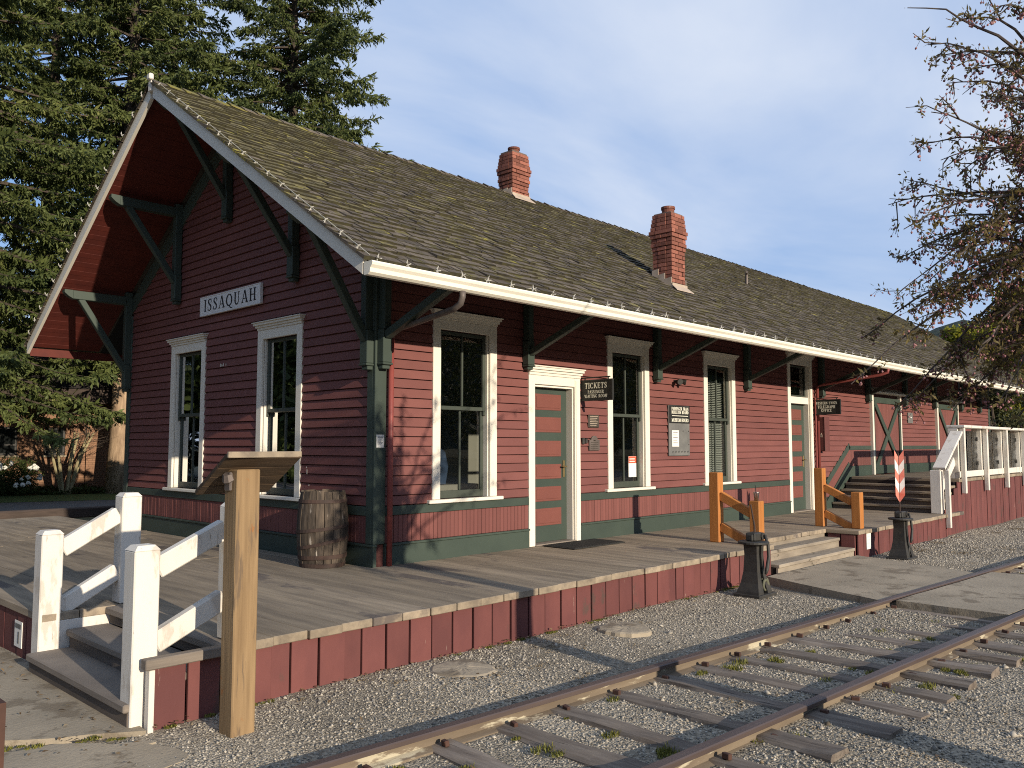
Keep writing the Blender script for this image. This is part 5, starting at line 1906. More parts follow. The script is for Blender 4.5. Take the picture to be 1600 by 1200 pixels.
# ------------------------------------------------------------------ switch stands
def switch_stand(cx, cy, label, target):
    g = GZ - 0.01
    t = thing('switch_stand', label, 'switch stand', (cx, cy, g), 'railway switch stands')
    def ring(w, d, z, dx=0.0):
        return [(cx + dx - w, cy - d, g + z), (cx + dx + w, cy - d, g + z), (cx + dx + w, cy + d, g + z), (cx + dx - w, cy + d, g + z)]
    prof = [(0.165, 0.135, 0.0), (0.155, 0.13, 0.05), (0.115, 0.105, 0.14), (0.09, 0.085, 0.26), (0.078, 0.075, 0.45), (0.085, 0.08, 0.56)]
    mb = MB()
    # two cheek castings with an open front, as an A-frame
    for sg in (-1, 1):
        V = []
        for w, d, z in prof:
            x0, x1 = (-w, -w * 0.25) if sg < 0 else (w * 0.35, w)
            V += [(cx + x0, cy - d, g + z), (cx + x1, cy - d, g + z), (cx + x1, cy + d, g + z), (cx + x0, cy + d, g + z)]
        F = [[3, 2, 1, 0]]
        for i in range(len(prof) - 1):
            for k in range(4):
                k2 = (k + 1) % 4
                F.append([i * 4 + k, i * 4 + k2, (i + 1) * 4 + k2, (i + 1) * 4 + k])
        n4 = (len(prof) - 1) * 4
        F.append([n4, n4 + 1, n4 + 2, n4 + 3])
        mb.hull(V, F)
    mb.box(cx - 0.07, cx + 0.07, cy - 0.02, cy + 0.06, g + 0.10, g + 0.55, 0.004)
    obj('column', mb, m_iron, t)
    mb = MB(); mb.box(cx - 0.19, cx + 0.22, cy - 0.16, cy + 0.16, g - 0.02, g + 0.022, 0.005)
    obj('base', mb, m_iron, t)
    mb = MB(); mb.lathe((cx - 0.02, cy - 0.01, g + 0.561), [(0.05, 0.0), (0.165, 0.006), (0.172, 0.012), (0.172, 0.03), (0.15, 0.036), (0.05, 0.036)], 24)
    obj('table', mb, m_iron, t)
    mb = MB()
    mb.box(cx - 0.075, cx + 0.10, cy - 0.06, cy + 0.06, g + 0.598, g + 0.69, 0.012)
    mb.box(cx - 0.10, cx - 0.02, cy - 0.04, cy + 0.04, g + 0.60, g + 0.675, 0.01)
    mb.tube([(cx + 0.09, cy - 0.075, g + 0.645), (cx + 0.09, cy + 0.075, g + 0.645)], 0.042, 10)
    obj('head', mb, m_iron, t)
    mb = MB()
    mb.tube([(cx + 0.10, cy - 0.09, g + 0.66), (cx + 0.125, cy - 0.11, g + 0.55), (cx + 0.10, cy - 0.13, g + 0.42), (cx + 0.03, cy - 0.14, g + 0.29), (cx - 0.0, cy - 0.14, g + 0.24)], [0.016, 0.018, 0.020, 0.022, 0.014], 8)
    obj('lever', mb, m_iron, t, smooth=True)
    mb = MB()
    mb.tube([(cx + 0.06 + 0.05 * math.cos(a), cy - 0.10, g + 0.11 + 0.055 * math.sin(a)) for a in np.linspace(0, 2 * math.pi, 16)], 0.016, 6, cap=False)
    mb.tube([(cx + 0.10, cy - 0.05, g + 0.02), (cx + 0.13, cy - 0.08, g + 0.10), (cx + 0.05, cy - 0.06, g + 0.19)], 0.03, 8)
    mb.tube([(cx + 0.12, cy - 0.02, g + 0.20), (cx + 0.19, cy - 0.04, g + 0.15), (cx + 0.23, cy - 0.05, g + 0.05)], [0.02, 0.03, 0.028], 8)
    obj('crank', mb, m_iron_moss if not target else m_iron, t, smooth=True)
    mb = MB()
    if target:
        mb.tube([(cx, cy, g + 0.68), (cx, cy, g + 1.55)], 0.010, 8)
    else:
        mb.tube([(cx + 0.03, cy, g + 0.66), (cx + 0.028, cy + 0.0, g + 0.76), (cx - 0.01, cy + 0.02, g + 1.0)], [0.013, 0.011, 0.008], 8)
    obj('mast', mb, m_hoop, t)
    if target:
        dw = Vector((0.66, -0.75, 0)) * 0.068          # the two wings, folded a little about the mast
        fw_ = Vector((-0.75, -0.66, 0)) * 0.03
        zb, ztp, dip = 0.93, 1.60, 0.11
        nb = 5
        for i in range(nb):
            z0, z1 = zb + (ztp - zb) * i / nb, zb + (ztp - zb) * (i + 1) / nb - 0.001
            mb = MB()
            for sg in (-1, 1):
                o_ = dw * sg + fw_
                c0, c1 = Vector((cx, cy, g)), Vector((cx, cy, g)) + o_
                q = [c0 + Vector((0, 0, z0 - dip)), c1 + Vector((0, 0, z0)), c1 + Vector((0, 0, z1)), c0 + Vector((0, 0, z1 - dip))]
                mb.prism(q, Vector((-0.75, -0.66, 0)) * 0.006)
            obj('target_band', mb, m_targ_r if i in (0, 2, 4) else m_targ_w, t)
    return t
switch_stand(3.40, -2.50, 'black iron switch stand with a bare leaning rod, nearest the corner steps', False)
switch_stand(7.70, -2.62, 'black iron switch stand with red and white arrow target', True)
mb = MB(); mb.box(7.49, 7.66, -2.198, -2.192, -0.30, -0.06)
t = tag(obj('paper_notice', mb, m_paper), 'white faded notice on skirt boards behind the red and white arrow target', 'notice')
mb = MB()
for k in range(4):
    mb.box(7.52, 7.63, -2.1995, -2.1983, -0.27 + 0.05 * k, -0.255 + 0.05 * k)
obj('print', mb, m_targ_w, t)

# ------------------------------------------------------------------ track
TM = -0.0652
def ry1(x):
    return -3.625 + TM * x
GAU = 1.165
TD = Vector((1, TM, 0)).normalized()
TN = Vector((TM, -1, 0)).normalized()                # towards the second rail
TR = thing('railway_track', 'old rusty railway track with weathered sleepers passing the platform', 'railway track', (0, -4.2, GZ))
def tp(s, n, z):
    """point s along the track, n across it from the first rail"""
    p = Vector((0, -3.625, 0)) + TD * s + TN * n
    return (p.x, p.y, z)
RT = -0.318
def rail_profile(n0):
    w, h = 0.034, RT - (GZ - 0.025)
    zb = GZ - 0.025
    return [(-0.062, zb), (0.062, zb), (0.062, zb + 0.012), (0.010, zb + 0.026), (0.009, RT - 0.036), (w, RT - 0.030), (-w, RT - 0.030), (-0.009, RT - 0.036), (-0.010, zb + 0.026), (-0.062, zb + 0.012)]
for n0 in (0.0, GAU):
    mb = MB()
    ss = np.linspace(-12, 60, 73)
    pr = rail_profile(n0)
    k = len(pr)
    for s in ss:
        for n, z in pr:
            mb.v.append(tp(s, n0 + n, z))
    for i in range(len(ss) - 1):
        for j in range(k):
            j2 = (j + 1) % k
            mb.f.append([i * k + j, i * k + j2, (i + 1) * k + j2, (i + 1) * k + j]); mb.r.append(0.0)
    rl = obj('rail', mb, m_rail, TR)
    mb = MB()
    hd = [(-0.034, RT - 0.0295), (0.034, RT - 0.0295), (0.034, RT - 0.006), (0.028, RT), (-0.028, RT), (-0.034, RT - 0.006)]
    k = len(hd)
    for s in ss:
        for n, z in hd:
            mb.v.append(tp(s, n0 + n, z))
    for i in range(len(ss) - 1):
        for j in range(k):
            j2 = (j + 1) % k
            mb.f.append([i * k + j, i * k + j2, (i + 1) * k + j2, (i + 1) * k + j]); mb.r.append(0.0)
    obj('rail_head', mb, m_railhead, rl)
mb = MB()
mb.box(-0.014, 0.014, -0.026, 0.026, -0.01, 0.022, 0.004)
ME_SPIKE = mesh_of('spike', mb, m_rust)
SLEEP = []
s = -9.0
while s < 34:
    if 3.68 < s < 6.6:
        s += 0.5
        continue
    SLEEP.append(s)
    mb = MB()
    n0, n1 = -0.02 + U(-.04, .06), GAU + 0.47 + U(-.06, .06)
    sk = U(-0.03, 0.03)
    a, b = Vector(tp(s - sk, n0, GZ - 0.078 + U(-.012, .0))), Vector(tp(s + sk, n1, GZ - 0.062 + U(-.012, .006)))
    if s < 10:                                           # near ones get an uneven top edge
        w, h = 0.088 + U(-.012, .01), 0.085
        d = (b - a).normalized()
        sd_ = d.cross(Vector((0, 0, 1))).normalized()
        V, F = [], []
        nseg = 9
        for i in range(nseg + 1):
            p = a + (b - a) * (i / nseg)
            e = [U(-.008, .008) for _ in range(4)]
            V += [p - sd_ * (w + e[0]) - Vector((0, 0, h)), p + sd_ * (w + e[1]) - Vector((0, 0, h)),
                  p + sd_ * (w + e[1]) + Vector((0, 0, h * 0.72 + e[2])), p + sd_ * (w * 0.8 + e[3]) + Vector((0, 0, h + e[3])),
                  p - sd_ * (w * 0.8 + e[2]) + Vector((0, 0, h + e[2] * .8)), p - sd_ * (w + e[0]) + Vector((0, 0, h * 0.72 + e[1]))]
        for i in range(nseg):
            for k in range(6):
                k2 = (k + 1) % 6
                F.append([i * 6 + k, (i + 1) * 6 + k, (i + 1) * 6 + k2, i * 6 + k2])
        F.append([0, 1, 2, 3, 4, 5]); F.append([nseg * 6 + k for k in range(5, -1, -1)])
        mb.hull(V, F)
    else:
        mb.beam(a, b, 0.18, 0.17, ch=0.01)
    obj('sleeper', mb, m_sleeper, TR)
    if s < 12:
        for n in (0.082, GAU - 0.082, GAU + 0.082):
            inst('spike', ME_SPIKE, tp(s + U(-.03, .03), n, GZ + 0.012 + U(-.01, .01)), TR, rot=(U(-.15, .15), U(-.15, .15), U(-.3, .3)))
    s += 0.49 + U(-.05, .05)

# concrete crossing
def slab(name, pts, zt, th, jit=0.0):
    P = []
    n = len(pts)
    for i in range(n):
        a, b = Vector(pts[i]), Vector(pts[(i + 1) % n])
        m_ = 6
        for k in range(m_):
            p = a + (b - a) * (k / m_)
            P.append((p.x + U(-jit, jit), p.y + U(-jit, jit), zt))
    mb = MB()
    mb.prism(P, (0, 0, -th))
    o = obj(name, mb, m_conc, kind='structure')
    return o
slab('concrete_crossing', [(4.25, -2.22), (3.58, ry1(3.58) + 0.06), (6.35, ry1(6.35) + 0.06), (6.98, -2.24)], -0.335, 0.10, 0.012)
mb = MB()
ins = [tp(s_, n_, 0) for s_, n_ in ((3.66, 0.075), (3.70, GAU - 0.07), (6.55, GAU - 0.07), (6.5, 0.075))]
slab('concrete_crossing', [(p[0], p[1]) for p in ins], -0.325, 0.10, 0.008)
ins = [tp(s_, n_, 0) for s_, n_ in ((3.95, GAU + 0.06), (3.95, GAU + 1.6), (6.6, GAU + 1.6), (6.6, GAU + 0.06))]
slab('concrete_crossing', [(p[0], p[1]) for p in ins], -0.345, 0.10, 0.012)
# pavement at the foot of the corner steps, and the broken slab beside it
slab('pavement', [(-3.20, -2.12), (-3.20, 0.25), (-3.3, 3.6), (-7.5, 3.6), (-9.0, -0.2), (-4.0, -1.62)], -0.395, 0.10, 0.02)
slab('pavement', [(-3.27, -2.20), (-4.05, -1.74), (-4.5, -2.35), (-3.75, -2.95), (-3.2, -2.62)], -0.409, 0.10, 0.05)
def pad(cx, cy, r, label):
    mb = MB()
    n = 30
    ring = []
    for k in range(n):
        a = 2 * math.pi * k / n
        q = r * (1 + 0.07 * math.sin(3 * a + cx) + U(-.05, .05))
        ring.append((q * math.cos(a), q * math.sin(a)))
    V, F = [], []
    for sc_, z in ((1.0, -0.03), (0.97, 0.006), (0.90, 0.014), (0.55, 0.016), (0.2, 0.018)):
        for x_, y_ in ring:
            V.append((cx + x_ * sc_, cy + y_ * sc_, GZ + z + U(-.003, .003)))
    for lv in range(4):
        for k in range(n):
            k2 = (k + 1) % n
            F.append([lv * n + k, lv * n + k2, (lv + 1) * n + k2, (lv + 1) * n + k])
    F.append([4 * n + k for k in range(n)])
    mb.hull(V, F)
    return tag(obj('concrete_pad', mb, m_conc), label, 'concrete pad', 'round pads set in the gravel')
pad(-1.03, -2.46, 0.25, 'round concrete pad in the gravel, the one nearest the timber post')
pad(0.93, -2.52, 0.24, 'round concrete pad half sunk in gravel, nearer the bare switch stand')

# gravel: real stones over the visible yard
def stones(n, x0, x1, y0, y1, smin, smax, keep):
    P = np.column_stack([nrg.uniform(x0, x1, n), nrg.uniform(y0, y1, n)])
    P = P[keep(P[:, 0], P[:, 1])]
    n = len(P)
    sz = smin + (smax - smin) * nrg.random(n) ** 3.0
    und_ = 0.012 * np.sin(P[:, 0] * 1.7 + P[:, 1] * 0.9) + 0.010 * np.sin(P[:, 1] * 2.3 - P[:, 0] * 0.6)
    z = GZ - 0.012 + und_ + sz * 0.15
    base = np.array([(1, 0, 0), (0, 1, 0), (-1, 0, 0), (0, -1, 0), (0, 0, 1), (0, 0, -1)], float)
    V = base[None] * (1 + nrg.uniform(-.35, .35, (n, 6, 1))) * sz[:, None, None]
    V[:, :, 2] *= 0.7
    th = nrg.uniform(0, 2 * math.pi, n)
    c, s_ = np.cos(th)[:, None], np.sin(th)[:, None]
    X = V[:, :, 0] * c - V[:, :, 1] * s_
    Y = V[:, :, 0] * s_ + V[:, :, 1] * c
    tilt = nrg.uniform(-.5, .5, n)[:, None]
    Z = V[:, :, 2] + X * tilt
    V = np.stack([X + P[:, :1], Y + P[:, 1:], Z + z[:, None]], -1).reshape(-1, 3)
    f = np.array([(0, 1, 4), (1, 2, 4), (2, 3, 4), (3, 0, 4), (1, 0, 5), (2, 1, 5), (3, 2, 5), (0, 3, 5)])
    F = (f[None] + 6 * np.arange(n)[:, None, None]).reshape(-1, 3)
    return V, F, np.repeat(nrg.random(n), 8)
def keep_yard(x, y):
    t1 = -3.625 + TM * x
    on_rail = (np.abs(y - t1) < 0.07) | (np.abs(y - t1 + GAU) < 0.07)
    slab_ = (x > 3.75) & (x < 6.7) & (y < -2.2) & (y > -6.3)
    slab_ |= (x > 3.5) & (x < 6.6) & (y > t1 - GAU) & (y < t1)
    left = (x < -3.2) & (y > -2.2 - 0.58 * (x + 3.2) * -1 * -1) & (y > -1.9)
    pads = (np.hypot(x + 1.03, y + 2.46) < 0.25) | (np.hypot(x - 0.93, y + 2.52) < 0.25)
    return ~(on_rail | slab_ | left | pads)
Vs, Fs, Rs = stones(125000, -4.0, 8.0, -6.6, -2.09, 0.004, 0.0135, keep_yard)
npmesh('gravel', Vs, Fs, m_pebble, rnd=Rs, kind='stuff')
Vs, Fs, Rs = stones(22000, 8.0, 16.0, -6.0, -2.2, 0.008, 0.022, lambda x, y: np.abs(y + 3.625 - TM * x) > 0.07)
npmesh('gravel', Vs, Fs, m_pebble, rnd=Rs, kind='stuff')
Vs, Fs, Rs = stones(420, -4.0, 7.0, -6.4, -2.1, 0.014, 0.03, keep_yard)
npmesh('gravel', Vs, Fs, m_pebble, rnd=Rs, kind='stuff')

# grass and moss between the sleepers
def blades(cen, rad, num, hmin, hmax):
    n = len(cen) * num
    C = np.repeat(np.array(cen), num, 0)
    R = np.repeat(np.array(rad), num)
    a = nrg.uniform(0, 2 * math.pi, n)
    r = R * np.sqrt(nrg.random(n))
    bx_, by_ = C[:, 0] + r * np.cos(a) * 1.0, C[:, 1] + r * np.sin(a) * 0.55
    h = nrg.uniform(hmin, hmax, n) * np.repeat(np.array([min(1.0, q / 0.09) for q in rad]), num)
    d = nrg.uniform(0, 2 * math.pi, n)
    lean = nrg.uniform(0.1, 0.7, n) * h
    w = 0.0055
    b = np.stack([bx_, by_, np.full(n, GZ - 0.01)], -1)
    px, py = -np.sin(d) * w, np.cos(d) * w
    v0 = b + np.stack([px, py, 0 * px], -1)
    v1 = b - np.stack([px, py, 0 * px], -1)
    v2 = b + np.stack([np.cos(d) * lean, np.sin(d) * lean, h], -1)
    V = np.stack([v0, v1, v2], 1).reshape(-1, 3)
    F = np.arange(3 * n).reshape(-1, 3)
    return V, F, nrg.random(n)
n = 520
u = nrg.random(n)
edge = np.concatenate([np.column_stack([nrg.uniform(-3.2, 4.6, n // 3), FY + 0.02 - 0.10 * nrg.random(n // 3) ** 2]),
                       np.column_stack([nrg.uniform(-4.4, 6.5, n // 3), nrg.uniform(-6.2, -2.2, n // 3)]),
                       np.column_stack([-3.35 - 1.6 * nrg.random(n - 2 * (n // 3)) ** 2, nrg.uniform(-2.4, 2.0, n - 2 * (n // 3))])])
zl = np.where(edge[:, 0] < -3.25, GZ + 0.012, GZ + 0.012)
P = np.column_stack([edge, zl])
D = nrg.normal(0, 1, (n, 3)); D[:, 2] = np.abs(D[:, 2]) * 0.15
def _litter():
    S = np.cross(D, np.array([[0, 0, 1.0]])); S /= np.linalg.norm(S, axis=1, keepdims=True)
    d = D / np.linalg.norm(D, axis=1, keepdims=True)
    l_, w_ = nrg.uniform(0.02, 0.055, n)[:, None], nrg.uniform(0.006, 0.014, n)[:, None]
    V = np.stack([P, P + d * l_ * 0.5 + S * w_ + [0, 0, 0.004], P + d * l_, P + d * l_ * 0.5 - S * w_ + [0, 0, 0.006]], 1).reshape(-1, 3)
    return V, np.arange(4 * n).reshape(-1, 4)
Vs, Fs = _litter()
npmesh('leaf_litter', Vs, Fs, leafmat('dry_leaves', (0.10, 0.06, 0.03), (0.30, 0.20, 0.10), (0.42, 0.33, 0.20), trans=0.1), rnd=nrg.random(n), kind='stuff')
cen, rad = [], []
for _ in range(60):
    x_ = U(-3.1, 4.6)
    cen.append((x_, FY + 0.01 - 0.03 * rng.random(), 0)); rad.append(U(0.015, 0.05))
for _ in range(13):
    t_ = rng.random()
    cen.append((-3.25 - 1.2 * t_, -2.15 + 0.62 * t_ + U(-.03, .03), 0)); rad.append(U(0.02, 0.07))
for s in SLEEP:
    if s > 9 or s < -5:
        continue
    for k in range(8):
        n = U(0.1, GAU + 0.5)
        p = tp(s + rng.choice((-1, 1)) * U(0.10, 0.14), n, 0)
        if rng.random() < 0.5:
            cen.append(p); rad.append(U(0.02, 0.10))
    if rng.random() < 0.8:
        cen.append(tp(s + U(-.2, .2), GAU + U(0.10, 0.3), 0)); rad.append(U(0.05, 0.11))
for _ in range(10):
    cen.append((U(4.75, 7.0), -2.2 + U(-0.02, 0.01), 0)); rad.append(0.03)
Vs, Fs, Rs = blades(cen, rad, 80, 0.010, 0.038)
npmesh('grass', Vs, Fs, m_moss, rnd=Rs, kind='stuff')
#TREES
# ------------------------------------------------------------------ trees
def quads_from(P, D, Ln, Wd, roll, fold=0.0):
    """diamond leaf quads: base P, direction D, length Ln, width Wd, roll angle about D"""
    D = D / np.linalg.norm(D, axis=1, keepdims=True)
    ref = np.where(np.abs(D[:, 2:3]) > 0.95, np.array([[1.0, 0, 0]]), np.array([[0, 0, 1.0]]))
    S = np.cross(D, ref)
    S /= np.linalg.norm(S, axis=1, keepdims=True)
    N = np.cross(S, D)
    s = S * np.cos(roll)[:, None] + N * np.sin(roll)[:, None]
    mid = P + D * (Ln * 0.45)[:, None]
    V = np.stack([P, mid + s * (Wd / 2)[:, None], P + D * Ln[:, None], mid - s * (Wd / 2)[:, None]], 1).reshape(-1, 3)
    F = np.arange(len(P) * 4).reshape(-1, 4)
    return V, F

def conifer(x, y, H, R, label, seed, nbr=230, hmin=2.2, bark=None, tr=0.24, dens=1.0, lean=0.0, rlow=0.65, spray=1.0):
    g = np.random.default_rng(seed)
    z0 = gz(x, y)
    t = thing('conifer_tree', label, 'tree', (x, y, z0), 'tall conifers behind the station')
    mb = MB()
    pts = [(x + 0.05 * math.sin(k * 1.3), y + lean * k * 0.1, z0 - 0.2 + (H + 0.2) * k / 10) for k in range(11)]
    mb.tube(pts, [tr * (1.25 if k == 0 else 1.0) * (1 - 0.93 * k / 10) + 0.01 for k in range(11)], 14)
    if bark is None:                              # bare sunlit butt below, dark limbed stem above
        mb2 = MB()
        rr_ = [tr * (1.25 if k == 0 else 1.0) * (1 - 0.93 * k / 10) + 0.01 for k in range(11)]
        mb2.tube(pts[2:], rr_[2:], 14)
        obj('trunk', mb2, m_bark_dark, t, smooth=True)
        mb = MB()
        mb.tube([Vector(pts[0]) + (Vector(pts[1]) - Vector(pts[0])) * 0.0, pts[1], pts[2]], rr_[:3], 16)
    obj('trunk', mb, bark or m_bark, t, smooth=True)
    Ps, Ds, Ls, Ws, Rn = [], [], [], [], []
    bm_ = MB()
    for i in range(nbr):
        f = (i + 0.5) / nbr
        wh = int(f * (H - hmin) / 0.62)
        h = hmin + wh * 0.62 + g.uniform(-.12, .12) + 0.1 * math.sin(wh * 5.0)
        az = i * 2.399963 + g.uniform(-.5, .5)
        prof = min(1.0, 1.12 - 1.05 * (h / H)) ** 0.85 if h < H else 0.05
        low = rlow + (1 - rlow) * min(1.0, (h - hmin) / (0.25 * H))
        Lb = max(R * prof * low * (g.uniform(0.55, 0.95) if g.random() < 0.6 else g.uniform(0.95, 1.2)), 0.3)
        dirh = np.array([math.cos(az), math.sin(az), 0])
        side = np.array([-math.sin(az), math.cos(az), 0])
        up0 = 0.22 - 0.50 * (1 - h / H) + g.uniform(-.08, .08)
        drp = -0.30 * g.uniform(0.6, 1.3)
        tip = 0.22 * g.uniform(0.6, 1.4)
        def bp(tq):
            tq = np.asarray(tq, float)
            zz = Lb * (up0 * tq + drp * tq ** 2 + tip * tq ** 4)
            return np.array([x, y, z0 + h]) + dirh * (Lb * tq)[..., None] + np.array([0, 0, 1.0]) * zz[..., None]
        br_rnd = g.uniform(0, 1)
        bm_.tube([tuple(q) for q in bp(np.linspace(0, 0.9, 5))], [0.012 + 0.014 * Lb, 0.010 + 0.010 * Lb, 0.008 + 0.006 * Lb, 0.012, 0.006], 4, cap=False)
        nt = int((8 + Lb * 12) * dens)
        tq = g.uniform(0.12, 1.0, nt) ** 0.8
        sgn = np.where(np.arange(nt) % 2 == 0, 1.0, -1.0)
        base = bp(tq)
        tl = (0.22 + 0.36 * Lb * 0.35 * (1.05 - tq)) * g.uniform(0.6, 1.3, nt)
        fwdw = g.uniform(0.35, 0.9, nt)
        td = side[None] * sgn[:, None] + dirh[None] * fwdw[:, None] + np.array([0, 0, 1.0]) * g.uniform(-0.75, 0.02, nt)[:, None]
        td /= np.linalg.norm(td, axis=1, keepdims=True)
        for k in range(11):
            fr = (k + g.random(nt)) / 11
            p = base + td * (tl * fr)[:, None] + np.array([0, 0, -1.0]) * (0.14 * fr ** 2 * tl)[:, None]
            d = td * 0.7 + g.normal(0, 0.42, (nt, 3)) + np.array([0, 0, -0.55])
            Ps.append(p); Ds.append(d)
            Ls.append(g.uniform(0.07, 0.17, nt) * spray); Ws.append(g.uniform(0.03, 0.058, nt) * spray)
            Rn.append(np.clip(0.5 * br_rnd + 0.5 * g.random(nt), 0.01, 0.99))
        # sprays straight along the branch, upright tips
        nb_ = int((6 + Lb * 8) * dens)
        tb = g.uniform(0.2, 1.02, nb_)
        Ps.append(bp(tb)); Ds.append(dirh[None] * 0.8 + g.normal(0, 0.5, (nb_, 3)) + np.array([0, 0, 0.25]))
        Ls.append(g.uniform(0.12, 0.3, nb_) * spray); Ws.append(g.uniform(0.04, 0.08, nb_) * spray)
        Rn.append(np.clip(0.45 * br_rnd + 0.55 * g.random(nb_), 0.01, 0.99))
    obj('branch', bm_, m_bark_dark, t, kind='stuff')
    P, D = np.concatenate(Ps), np.concatenate(Ds)
    Ln, Wd, rn = np.concatenate(Ls), np.concatenate(Ws), np.concatenate(Rn)
    V, F = quads_from(P, D, Ln, Wd, g.uniform(0, math.pi, len(P)))
    npmesh('crown', V, F, m_needle, t, rnd=rn)
    return t
conifer(6.2, 22.75, 27, 5.4, 'tall conifer with sunlit bare lower trunk beside the station corner', 3, nbr=290, hmin=5.0, tr=0.36, dens=1.2, spray=1.25, rlow=0.7)
conifer(1.0, 22.6, 27, 6.6, 'broad dark conifer with low boughs hanging over the roof of the brick building', 5, nbr=310, hmin=3.7, bark=m_bark_dark, dens=1.2, spray=1.25, rlow=0.85, tr=0.36)
conifer(5.4, 28.5, 29, 6.4, 'conifer with dark trunk standing behind the sunlit trunk', 8, nbr=240, hmin=6.0, bark=m_bark_dark, spray=1.5, tr=0.36, dens=0.85)
conifer(11.9, 21.4, 26, 7.6, 'dense conifer behind the station roof with boughs reaching over the open sky', 13, nbr=310, hmin=4.5, bark=m_bark_dark, dens=1.25, spray=1.25, tr=0.36)
conifer(10.0, 28.0, 28, 6.4, 'conifer between the sunlit trunk and the bough reaching over the sky', 17, nbr=230, hmin=5.5, bark=m_bark_dark, spray=1.5, tr=0.36, dens=0.8)
conifer(-4.5, 26.0, 27, 6.4, 'conifer at the outer end of the row behind the brick building lawn', 21, nbr=150, hmin=5.0, bark=m_bark_dark, spray=1.5, tr=0.36, dens=0.8)

_c = [o for o in bpy.data.objects if o.get('label', '').startswith('conifer at the outer end')][0]
copy_tree(_c, (-9.5, -11.0, 0), 'unseen conifer added to shade the gable wall, a twin of the outer conifer')  # copy out of view, added to cut the skylight on the gable
copy_tree(_c, (-10.5, -19.5, 0), 'unseen added conifer nearest the track, keeping skylight off the gable')  # second added copy, also unseen, to darken the gable

def leafy(x, y, H, R, label, seed, mat, n=24000, leaf=0.16, trunk=0.16, cat='tree', name='leafy_tree', group=None, zlow=0.25, bark=None, nl=9):
    g = np.random.default_rng(seed)
    z0 = gz(x, y)
    t = thing(name, label, cat, (x, y, z0), group)
    mb = MB()
    hub = (x, y, z0 + H * 0.32)
    mb.tube([(x, y, z0 - 0.1), (x + 0.05, y, z0 + H * 0.16), hub], [trunk * 1.3, trunk, trunk * 0.85], 9)
    cl = []
    for i in range(nl * 4):
        a = i * 2.4 + g.uniform(-.3, .3)
        f = g.uniform(zlow, 1.0)
        rr = R * math.sqrt(max(0.05, 1 - ((f - 0.55) / 0.5) ** 2)) * g.uniform(0.35, 0.98)
        c = np.array([x + rr * math.cos(a), y + rr * math.sin(a), z0 + H * f])
        cl.append((c, R * g.uniform(0.16, 0.36), g.random()))
        if i % 4 == 0:
            mid = (np.array(hub) + c) / 2 + np.array([0, 0, 0.1 * H])
            mb.tube([hub, tuple(mid), tuple(c)], [trunk * 0.55, trunk * 0.3, trunk * 0.08], 6, cap=False)
    obj('trunk', mb, bark or m_bark_dark, t)
    per = n // len(cl)
    P, Rn = [], []
    for c, r, q in cl:
        v = g.normal(0, 1, (per, 3))
        v /= np.linalg.norm(v, axis=1, keepdims=True)
        v *= (r * g.random(per) ** 0.45)[:, None]
        v[:, 2] *= 0.75
        P.append(c + v)
        Rn.append(np.clip(0.55 * q + 0.45 * g.random(per), 0.01, 0.99))
    P, Rn = np.concatenate(P), np.concatenate(Rn)
    D = g.normal(0, 1, (len(P), 3))
    V, F = quads_from(P, D, g.uniform(0.6, 1.3, len(P)) * leaf, g.uniform(0.4, 0.8, len(P)) * leaf, g.uniform(0, math.pi, len(P)))
    npmesh('crown', V, F, mat, t, rnd=Rn)
    return t
GR = 'leafy trees beyond the freight platform'
leafy(35.6, 3.6, 6.7, 2.2, 'yellow green spring tree beyond the end of the station roof', 31, m_leaf_y, group=GR, n=24000, leaf=0.19)
leafy(40, 2.2, 9.0, 2.8, 'bright yellow green tree behind the pink cherry boughs', 32, m_leaf_y, group=GR, n=26000, leaf=0.2)
leafy(33.5, 2.3, 4.9, 2.3, 'olive leafed bushy tree beside the far freight door corner', 33, m_leaf_o, group=GR, n=22000, leaf=0.16, zlow=0.08)
leafy(37, -1.2, 6.4, 3.2, 'olive brown tree over the end of the white railing', 34, m_leaf_o, group=GR, n=22000, leaf=0.16, zlow=0.08)
leafy(54, 8.0, 8.0, 3.4, 'dark green tree under the distant wooded hill', 35, m_leaf_g, group=GR, n=16000, leaf=0.25)
leafy(50, -2.5, 10.5, 4.6, 'large mid green tree farthest along the track', 36, m_leaf_g, group=GR, n=20000, leaf=0.25)
# the wood across the track and by the road: what the windows mirror
g = np.random.default_rng(60)
WV, WF, WR, nb0 = [], [], [], 0
for (x, y, h, r) in ((-30, -66, 13, 6), (-18, -72, 14, 6.5), (-6, -68, 13, 6), (6, -74, 15, 6.5), (18, -70, 14, 6), (30, -72, 17, 6.5), (44, -70, 22, 7.5), (58, -72, 24, 8), (72, -68, 24, 8), (88, -66, 24, 8), (104, -62, 24, 8), (118, -52, 22, 8),
                     (-36, 2, 12, 5.5), (-34, 14, 13, 5.5), (-26, 26, 13, 5), (-20, 34, 15, 5), (-13, 38, 15, 5), (-8, 33, 14, 4), (-15, 27, 12, 4), (-30, 40, 16, 6)):
    n = 13000
    f = g.random(n)
    rr = r * np.sqrt(np.clip(1 - ((f - 0.5) / 0.52) ** 2, 0.03, 1)) * g.random(n) ** 0.4
    a_ = g.uniform(0, 2 * math.pi, n)
    lump = 1 + 0.25 * np.sin(a_ * 4 + f * 9 + x)
    P = np.column_stack([x + rr * lump * np.cos(a_), y + rr * lump * np.sin(a_), GZ + h * f])
    V, F = quads_from(P, g.normal(0, 1, (n, 3)), g.uniform(0.3, 0.65, n), g.uniform(0.2, 0.4, n), g.uniform(0, math.pi, n))
    WV.append(V); WF.append(F + nb0); nb0 += len(V)
    WR.append(np.clip(0.4 * f + 0.5 * g.random(n), 0.01, 0.99))
